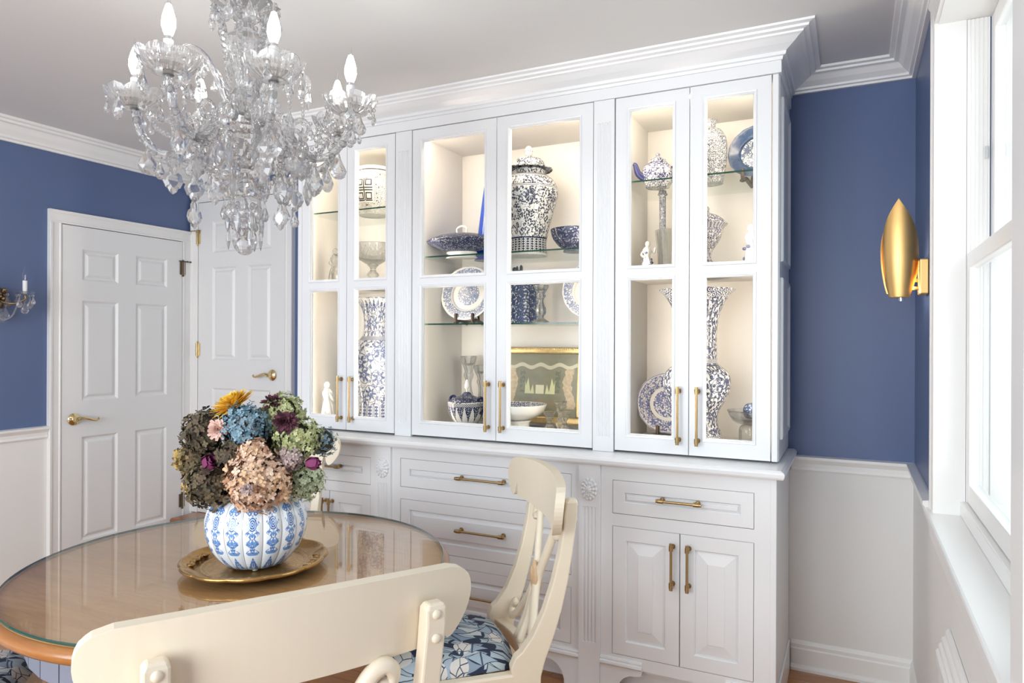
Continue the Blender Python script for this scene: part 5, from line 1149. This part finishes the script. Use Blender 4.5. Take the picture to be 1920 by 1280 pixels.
# right cabinet, floor
o = uv_lathe('trumpet_vase', [(0.0, 0.012), (0.085, 0.006), (0.108, 0.0), (0.112, 0.008), (0.098, 0.05), (0.084, 0.095), (0.092, 0.14), (0.124, 0.20), (0.137, 0.25), (0.126, 0.295), (0.096, 0.325), (0.084, 0.335), (0.081, 0.36), (0.080, 0.43), (0.085, 0.50), (0.102, 0.565), (0.130, 0.612), (0.152, 0.634), (0.148, 0.637), (0.12, 0.610), (0.09, 0.56), (0.07, 0.50), (0.0, 0.42)], BW['trump'], None, (-0.583, 2.93, FZ), rotz(35), 72); tag(o, 'tall blue and white trumpet vase on the floor of the right cabinet', 'vase')
plate('floral plate on the floor of the right cabinet behind the trumpet vase', (-0.747, 3.11, FZ), 0.130, BW['plate2'], 13, 16)
gc = thing('glass_compote', (-0.382, 2.95, FZ), 0, 'clear glass footed compote beside the trumpet vase', 'compote')
uv_lathe('bowl', [(0.0, 0.088), (0.03, 0.090), (0.06, 0.105), (0.080, 0.142), (0.077, 0.142), (0.055, 0.110), (0.0, 0.096)], 'clear', gc)
uv_lathe('stem', [(0.0, 0.0), (0.050, 0.0), (0.050, 0.006), (0.036, 0.014), (0.034, 0.07), (0.02, 0.0875), (0.0, 0.0878)], 'clear', gc, n=24)
o = uv_lathe('carpet_ball', [(0.0, 0.0), (0.02, 0.004), (0.032, 0.018), (0.0345, 0.035), (0.032, 0.052), (0.02, 0.066), (0.0, 0.070)], BW['willow'], None, (-0.366, 2.95, 1.0775)); tag(o, 'blue and white porcelain ball resting in the glass compote', 'ball')

# ---------------------------------------------------------------- crystal chandelier
CX, CY = -1.66, 1.54
ch = thing('chandelier', (CX, CY, 0), 0, 'six-arm cut crystal chandelier with lit candle bulbs over the table', 'chandelier')
def crys(name, mb, smooth=False, mt='crystal'):
    o = mb.build(name, mt, None, smooth=smooth); COL.objects.unlink(o); return o
def pear(h, w, n=8, flat=0.62):
    """faceted pear drop hanging from its origin, with a small bead above"""
    mb = MB(); mb.sphere((0, 0, -0.007), 0.0065, n=6, m=4)
    pr_ = [(0.05, 0), (0.22, -0.12), (0.36, -0.30), (0.78, -0.52), (1.0, -0.70), (0.80, -0.88), (0.40, -0.985), (0.05, -1.0)]
    rs = []
    for i, (r, z) in enumerate(pr_): rs.append([(math.cos(2 * PI * (k + 0.5 * (i % 2)) / n) * r * w / 2, math.sin(2 * PI * (k + 0.5 * (i % 2)) / n) * r * w / 2 * flat, -0.013 + z * h) for k in range(n)])
    o = len(mb.v)
    for r in rs: mb.v += r
    for i in range(len(rs) - 1):
        for k in range(n):
            k2 = (k + 1) % n; a = o + i * n; b = a + n
            if i % 2 == 0: fs = [(a + k, a + k2, b + k), (a + k2, b + k2, b + k)]
            else: fs = [(a + k, a + k2, b + k2), (a + k, b + k2, b + k)]
            mb.f += fs; mb.mi += [0] * 2
    mb.f += [tuple(o + k for k in range(n)), tuple(o + (len(rs) - 1) * n + k for k in range(n))]; mb.mi += [0, 0]
    return mb
def spear(h, w):
    mb = MB(); mb.sphere((0, 0, -0.006), 0.0055, n=6, m=4)
    mb.rings([[(math.cos(2 * PI * k / 6) * r * w / 2, math.sin(2 * PI * k / 6) * r * w / 2 * 0.6, -0.011 + z * h) for k in range(6)] for r, z in ((0.1, 0), (0.7, -0.18), (1.0, -0.55), (0.55, -0.82), (0.04, -1.0))]); return mb
def leafdrop(h, w):
    """baroque kite pendalogue"""
    mb = MB(); mb.sphere((0, 0, -0.008), 0.008, n=8, m=5)
    out = [(0, 0), (0.30, -0.10), (0.42, -0.28), (0.80, -0.36), (1.0, -0.58), (0.72, -0.78), (0.52, -0.80), (0.34, -0.92), (0, -1.0)]
    full = [(a * w / 2, b * h - 0.014) for a, b in out] + [(-a * w / 2, b * h - 0.014) for a, b in reversed(out[1:-1])]
    n = len(full); c = (0, -0.56 * h - 0.014); t_ = w * 0.16
    inner = [(c[0] + (a - c[0]) * 0.55, c[1] + (b - c[1]) * 0.55) for a, b in full]
    mb.rings([[(a, t_, b) for a, b in inner], [(a, t_ * 0.25, b) for a, b in full], [(a, -t_ * 0.25, b) for a, b in full], [(a, -t_, b) for a, b in inner]]); return mb
def ball(r, n=10, m=7):
    return MB().sphere((0, 0, 0), r, n=n, m=m)
PE, PES, PEB, SP, LF = crys('pear_drop', pear(0.060, 0.037)), crys('pear_drop', pear(0.042, 0.025)), crys('pear_drop', pear(0.088, 0.066)), crys('spear_drop', spear(0.066, 0.022)), crys('leaf_drop', leafdrop(0.094, 0.056))
BEAD = crys('bead', ball(0.0085, 8, 5))
def chain(pts, r=0.0058, gap=0.013):
    """string of little faceted beads along a path"""
    P = cr(pts, 8); mb = MB(); acc = 0; last = P[0]
    for p in P[1:]:
        while (p - last).length > gap:
            last = last + (p - last).normalized() * gap; mb.sphere(last, r, r, r * 1.15, 6, 4)
    return mb
HUB = 2.030
# central stem: stacked cut-glass pieces
def facet(prof, n=16, amp=0.05): 
    return MB().lathe(prof, n * 2, mod=lambda a, t_: 1 + amp * math.cos(n * a))
facet([(0.0, 2.330), (0.030, 2.330), (0.022, 2.35), (0.045, 2.375), (0.088, 2.392), (0.100, 2.400), (0.092, 2.405), (0.040, 2.398), (0.020, 2.410), (0.016, 2.43), (0.0, 2.43)], 12, 0.06).build('crown_bowl', 'crystal', ch)
facet([(0.0, 2.178), (0.022, 2.180), (0.032, 2.20), (0.048, 2.245), (0.054, 2.285), (0.050, 2.31), (0.032, 2.325), (0.0, 2.328)], 10, 0.07).build('stem_urn', 'crystal', ch)
facet([(0.0, 2.088), (0.024, 2.088), (0.040, 2.10), (0.044, 2.125), (0.030, 2.150), (0.018, 2.165), (0.022, 2.176), (0.0, 2.177)], 10, 0.06).build('stem_bell', 'crystal', ch)
MB().lathe([(0.0, 2.008), (0.040, 2.010), (0.048, 2.022), (0.046, 2.034), (0.052, 2.040), (0.050, 2.058), (0.030, 2.066), (0.020, 2.082), (0.0, 2.086)], 32).build('hub_collar', 'silver', ch, smooth=True, angle=40)
facet([(0.0, 1.905), (0.020, 1.908), (0.045, 1.925), (0.066, 1.955), (0.072, 1.985), (0.056, 2.005), (0.0, 2.007)], 12, 0.05).build('receiver_bowl', 'crystal', ch)
facet([(0.0, 1.820), (0.055, 1.822), (0.060, 1.832), (0.048, 1.858), (0.026, 1.880), (0.018, 1.895), (0.0, 1.903)], 12, 0.05).build('lower_bell', 'crystal', ch)
MB().tube([(0, 0, 2.42), (0, 0, ZC - 0.03)], 0.008, 10).build('rod', 'silver', ch, smooth=True)
MB().lathe([(0.0, ZC - 0.035), (0.02, ZC - 0.035), (0.05, ZC - 0.02), (0.062, ZC - 0.006), (0.062, ZC - 0.001), (0.0, ZC - 0.001)], 32).build('ceiling_canopy', 'silver', ch, smooth=True)
MB().tube([(0, 0, 1.70), (0, 0, 1.825)], 0.004, 8).build('lower_rod', 'silver', ch, smooth=True)
bm_ball = MB(); bm_ball.sphere((0, 0, 1.680), 0.0305, n=12, m=9); bm_ball.build('bottom_ball', 'crystal', ch)
# one arm along local +x, its candle fittings and pendants are its sub-parts
def make_arm():
    a = thing('arm', (0, 0, 0), 0, None, None); a.parent = ch
    ap_ = cr([(0.040, 0, 2.045), (0.075, 0, 2.075), (0.105, 0, 2.060), (0.120, 0, 2.010), (0.150, 0, 1.965), (0.200, 0, 1.945), (0.252, 0, 1.962), (0.288, 0, 2.010), (0.302, 0, 2.060), (0.304, 0, 2.085)], 6)
    MB().rope(ap_, 0.0118).build('glass_tube', 'glassarm', a, smooth=True)
    sc_ = cr([(0.205, 0, 1.946), (0.165, 0, 1.972), (0.135, 0, 2.012), (0.138, 0, 2.050), (0.165, 0, 2.062), (0.184, 0, 2.040), (0.174, 0, 2.016), (0.156, 0, 2.020)], 5)
    MB().rope(sc_, [0.0108 - 0.0040 * i / (len(sc_) - 1) for i in range(len(sc_))]).build('glass_scroll', 'glassarm', a, smooth=True)
    # bobeche: scalloped cut bowl
    bo = MB(); N_ = 96; rs = []
    for i, (r, z, lb, zl) in enumerate([(0.012, 2.078, 0, 0), (0.030, 2.080, 0, 0), (0.050, 2.089, 0.02, 0), (0.066, 2.101, 0.04, 0.002), (0.075, 2.113, 0.06, 0.006), (0.079, 2.122, 0.08, 0.013), (0.076, 2.122, 0.08, 0.013), (0.068, 2.110, 0.06, 0.006), (0.055, 2.099, 0.03, 0), (0.030, 2.088, 0, 0), (0.012, 2.086, 0, 0)]):
        rs.append([(0.304 + r * (1 + lb * (abs(math.sin(4 * 2 * PI * k / N_)) - 0.5)) * math.cos(2 * PI * k / N_), r * (1 + lb * (abs(math.sin(4 * 2 * PI * k / N_)) - 0.5)) * math.sin(2 * PI * k / N_), z + zl * abs(math.sin(4 * 2 * PI * k / N_)) ** 0.7 + (0.0012 * math.cos(24 * 2 * PI * k / N_) if 1 < i < 5 else 0)) for k in range(N_)])
    bo.rings(rs).build('bobeche', 'crystal', a)
    MB().lathe([(0.0, 2.080), (0.013, 2.080), (0.0135, 2.084), (0.0125, 2.088), (0.0125, 2.170), (0.0, 2.171)], 20, (0.304, 0, 0)).build('candle_sleeve', 'candle', a, smooth=True, angle=40)
    MB().lathe([(0.0, 2.171), (0.010, 2.171), (0.010, 2.180), (0.0, 2.181)], 16, (0.304, 0, 0)).build('bulb_socket', 'silver', a, smooth=True, angle=40)
    MB().lathe([(0.0, 2.181), (0.009, 2.181), (0.013, 2.192), (0.0175, 2.208), (0.0165, 2.226), (0.0115, 2.246), (0.0065, 2.262), (0.0, 2.266)], 20, (0.304, 0, 0)).build('bulb', 'bulb', a, smooth=True)
    MB().tube(cr([(0.304, 0, 2.262), (0.3035, 0, 2.274), (0.305, 0, 2.286), (0.3045, 0, 2.292)], 3), [0.0068, 0.0055, 0.0045, 0.004, 0.0035, 0.003, 0.0025, 0.002, 0.0016, 0.001], 8).build('bulb_tip', 'bulbclear', a, smooth=True)
    for k in range(7):
        t_ = 2 * PI * k / 7 + 0.4; inst(PE if k % 2 else PES, a, (0.304 + 0.070 * math.cos(t_), 0.070 * math.sin(t_), 2.112), (0, 0, t_ + PI / 2))
    inst(PEB, a, (0.304, 0, 2.076), (0, 0, 0.5)) if False else inst(PEB, a, (0.268, 0, 1.985), (0, 0, 1.1))
    inst(LF, a, (0.200, 0.0, 1.936), (0, 0, 0.6)); inst(PE, a, (0.235, 0.0, 1.944), (0, 0, 1.2)); inst(PE, a, (0.150, 0.0, 1.956), (0, 0, 0.2)); inst(LF, a, (0.118, 0, 1.998), (0, 0, 1.4))
    for (r, z) in ((0.300, 2.046), (0.283, 1.992), (0.252, 1.952), (0.172, 1.944)): inst(BEAD, a, (r, 0, z), None, 1.35)
    return a
arm = make_arm()
ARMS = (213, 281, 330, 29, 71, 163)
for i, d in enumerate(ARMS):
    a = arm if i == 0 else copy_tree(arm, ch)
    a.rotation_euler = (0, 0, math.radians(d)); a.scale = (1.04, 1, 1); a['label'] = 'glass arm with lit candle bulb'
# upper shepherd crooks with hanging spears
def make_crook():
    c = thing('crook', (0, 0, 0), 0, None, None); c.parent = ch
    pts = cr([(0.030, 0, 2.070), (0.058, 0, 2.110), (0.085, 0, 2.170), (0.118, 0, 2.225), (0.160, 0, 2.240), (0.188, 0, 2.212), (0.180, 0, 2.176), (0.158, 0, 2.170)], 6)
    MB().rope(pts, [0.0118 - 0.0045 * i / (len(pts) - 1) for i in range(len(pts))]).build('glass_tube', 'glassarm', c, smooth=True)
    chain([(0.172, 0, 2.168), (0.172, 0, 2.090)]).build('bead_chain', 'crystal', c)
    inst(PE, c, (0.172, 0, 2.082), (0, 0, 0.7)); inst(SP, c, (0.188, 0, 2.196), (0, 0, 0.2)); inst(PES, c, (0.120, 0, 2.216), (0, 0, 0.2))
    return c
crook = make_crook()
for i, d in enumerate((185, 245, 304, 2, 56, 118)):
    c = crook if i == 0 else copy_tree(crook, ch)
    c.rotation_euler = (0, 0, math.radians(d))
# pendants round the stem
def ringof(ob, n, r, z, ph=0.0, tilt=0.0):
    for k in range(n):
        t_ = 2 * PI * k / n + ph; inst(ob, ch, (r * math.cos(t_), r * math.sin(t_), z), (0, 0, t_ + PI / 2))
ringof(PE, 10, 0.096, 2.398); ringof(PES, 10, 0.070, 2.385, 0.3); ringof(BEAD, 12, 0.088, 2.41)
ringof(PES, 8, 0.050, 2.10, 0.2); ringof(PE, 8, 0.074, 1.975, 0.1); ringof(PEB, 3, 0.105, 1.955, 0.9)
ringof(PE, 8, 0.058, 1.826); ringof(SP, 8, 0.052, 1.790, 0.4); ringof(PES, 6, 0.034, 1.778, 0.2); ringof(SP, 6, 0.046, 1.740, 0.7); ringof(PES, 5, 0.026, 1.745, 0.9); ringof(BEAD, 8, 0.030, 1.80, 0.1)
for k in range(6):
    t0 = math.radians(ARMS[k]); t1 = math.radians(ARMS[(k + 1) % 6] + (360 if k == 5 or ARMS[(k + 1) % 6] < ARMS[k] else 0)); tm = (t0 + t1) / 2
    P3 = lambda t_, r, z: (r * math.cos(t_), r * math.sin(t_), z)
    chain([P3(t0, 0.285, 2.070), P3((t0 + tm) / 2, 0.235, 2.0), P3(tm, 0.20, 1.975), P3((t1 + tm) / 2, 0.235, 2.0), P3(t1, 0.285, 2.070)], 0.0072, 0.018).build('swag_chain', 'crystal', ch)
    chain([P3(tm, 0.095, 2.392), P3(tm, 0.075, 2.33), P3(tm, 0.062, 2.26), P3(tm, 0.052, 2.19), P3(tm, 0.055, 2.12)], 0.0085, 0.018).build('stem_chain', 'crystal', ch)
    inst(LF, ch, P3(tm, 0.20, 1.968), (0, 0, tm + 0.4)); inst(PES, ch, P3(tm, 0.26, 2.02), (0, 0, tm + 1.0)); [inst(BEAD, ch, P3(tm, 0.145, z), None, 1.3) for z in (1.945, 1.925, 1.905)]; inst(LF, ch, P3(tm, 0.145, 1.897), (0, 0, tm)); inst(PE if k % 2 else LF, ch, P3(tm, 0.145, 1.806), (0, 0, tm + 0.3), 0.85)
    chain([P3(tm, 0.115, 1.985), P3(tm, 0.090, 1.90), P3(tm, 0.060, 1.845)], 0.0075, 0.0165).build('basket_chain', 'crystal', ch)

# ---------------------------------------------------------------- wall sconces
sc = thing('leaf_sconce', (XR, 2.680, 1.61), 0, 'brushed gold leaf-shaped sconce glowing on the blue wall beside the window', 'sconce')
MB().box(-0.027, -0.0005, -0.044, 0.044, -0.058, 0.058).build('back_plate', 'gold', sc, bevel=0.004)
for z in (-0.010, -0.036): MB().tube([(-0.02, 0, z), (-0.045, 0, z)], 0.006, 8).build('arm', 'gold', sc, smooth=True)
def leaf_shell(r0, zb, zt, ang0, ang1, tipang, cx):
    """curled leaf: part of a tapering tube whose edges sweep together into a pointed tip"""
    mb = MB(); N, K = 26, 20; sheets = []
    for th in (0.0, 0.0022):
        sh = []
        for j in range(N + 1):
            t_ = j / N; z = zb + (zt - zb) * t_
            w = min(1.0, 0.62 + 1.6 * t_) * (max(0.0, 1 - max(0.0, (t_ - 0.42) / 0.58) ** 1.9)); r = r0 * (0.70 + 0.30 * math.sin(min(1.0, t_ / 0.45) * PI / 2)) * (1 - 0.30 * max(0.0, (t_ - 0.5) / 0.5) ** 2)
            row = []
            for i in range(K + 1):
                a = tipang + (ang0 + (ang1 - ang0) * i / K) * w; row.append((cx + (r - th) * math.cos(a), (r - th) * math.sin(a), z))
            sh.append(row)
        sheets.append(sh)
    mb.rings(sheets[0], False, False, False); mb.rings(sheets[1], False, False, False)
    for side in (0, K):
        mb.rings([[sheets[0][j][side] for j in range(N + 1)], [sheets[1][j][side] for j in range(N + 1)]], False, False, False)
    mb.rings([sheets[0][0], sheets[1][0]], False, False, False)
    return mb
leaf_shell(0.054, -0.064, 0.262, -1.55, 1.55, math.radians(258), -0.080).build('front_leaf', 'gold', sc, smooth=True, angle=60)
leaf_shell(0.058, -0.052, 0.215, -1.0, 1.15, math.radians(122), -0.082).build('rear_leaf', 'gold', sc, smooth=True, angle=60)
MB().lathe([(0.0, -0.066), (0.030, -0.066), (0.032, -0.060), (0.0, -0.058)], 24, (-0.082, 0, 0)).build('cup', 'gold', sc, smooth=True, angle=40)
MB().lathe([(0.0, -0.078), (0.009, -0.078), (0.009, -0.067), (0.0, -0.0665)], 16, (-0.078, 0, 0)).build('finial', 'silver', sc, smooth=True, angle=40)
MB().lathe([(0.0, -0.055), (0.010, -0.055), (0.012, -0.03), (0.016, 0.0), (0.014, 0.03), (0.0, 0.06)], 16, (-0.080, 0, 0)).build('bulb', emis('sconce_bulb', (1.0, 0.90, 0.76), 40.0), sc, smooth=True)

s2 = thing('crystal_sconce', (XL, 2.035, 1.60), 0, 'antique brass candle sconce with crystal drops at the left picture edge', 'sconce')
o = MB().lathe([(0.0, 0), (0.045, 0.0), (0.046, 0.006), (0.030, 0.014), (0.026, 0.02), (0.012, 0.024), (0.0, 0.03)], 24); o.v = [(c, a, b * 1.4) for a, b, c in o.v]; o.build('back_plate', 'antique', s2, smooth=True)
def sconce_arm(sg):
    MB().tube(cr([(0.02, 0, 0.0), (0.05, sg * 0.02, -0.02), (0.08, sg * 0.055, -0.022), (0.100, sg * 0.088, 0.0), (0.100, sg * 0.088, 0.022)], 5), 0.006, 8).build('arm', 'antique', s2, smooth=True)
    b = (0.100, sg * 0.088, 0)
    MB().lathe([(0.008, 0.022), (0.030, 0.026), (0.048, 0.036), (0.047, 0.039), (0.030, 0.031), (0.008, 0.027)], 32, b, lambda t_, s_: 1 + 0.06 * math.cos(8 * t_)).build('bobeche', 'clear', s2)
    MB().lathe([(0.0, 0.027), (0.0105, 0.027), (0.0105, 0.096), (0.0, 0.097)], 16, b).build('candle_sleeve', 'candle', s2, smooth=True, angle=40)
    MB().lathe([(0.0, 0.097), (0.007, 0.097), (0.012, 0.115), (0.0115, 0.130), (0.006, 0.152), (0.002, 0.176), (0.0, 0.178)], 16, b).build('bulb', 'bulbclear', s2, smooth=True)
    MB().tube([(b[0], b[1], 0.10), (b[0], b[1], 0.125)], 0.003, 6).build('filament_post', 'silver', s2)
    for k in range(4):
        t_ = 2 * PI * k / 4 + 0.5; inst(PE if k % 2 else PES, s2, (b[0] + 0.042 * math.cos(t_), b[1] + 0.042 * math.sin(t_), 0.026), (0, 0, t_))
    inst(PE, s2, (b[0], b[1], -0.002), (0, 0, 1.2))
    chain([(0.09, sg * 0.06, -0.018), (0.09, sg * 0.035, -0.085), (0.08, 0.0, -0.110)], 0.004, 0.008).build('bead_chain', 'crystal', s2)
sconce_arm(1); sconce_arm(-1)
mb = MB(); rg = random.Random(2)
for k in range(16): mb.sphere((0.03 + rg.uniform(-.015, .015), rg.uniform(-.035, .035), rg.uniform(-.04, .075)), rg.uniform(.007, .013), n=8, m=5)
mb.build('brass_leaves', 'antique', s2, smooth=True)
for (yy, z) in ((-0.02, -0.03), (0.02, -0.03), (0.0, -0.05), (0.03, 0.03), (-0.03, 0.03)): inst(PE, s2, (0.055, yy, z), (0, 0, 1.0))
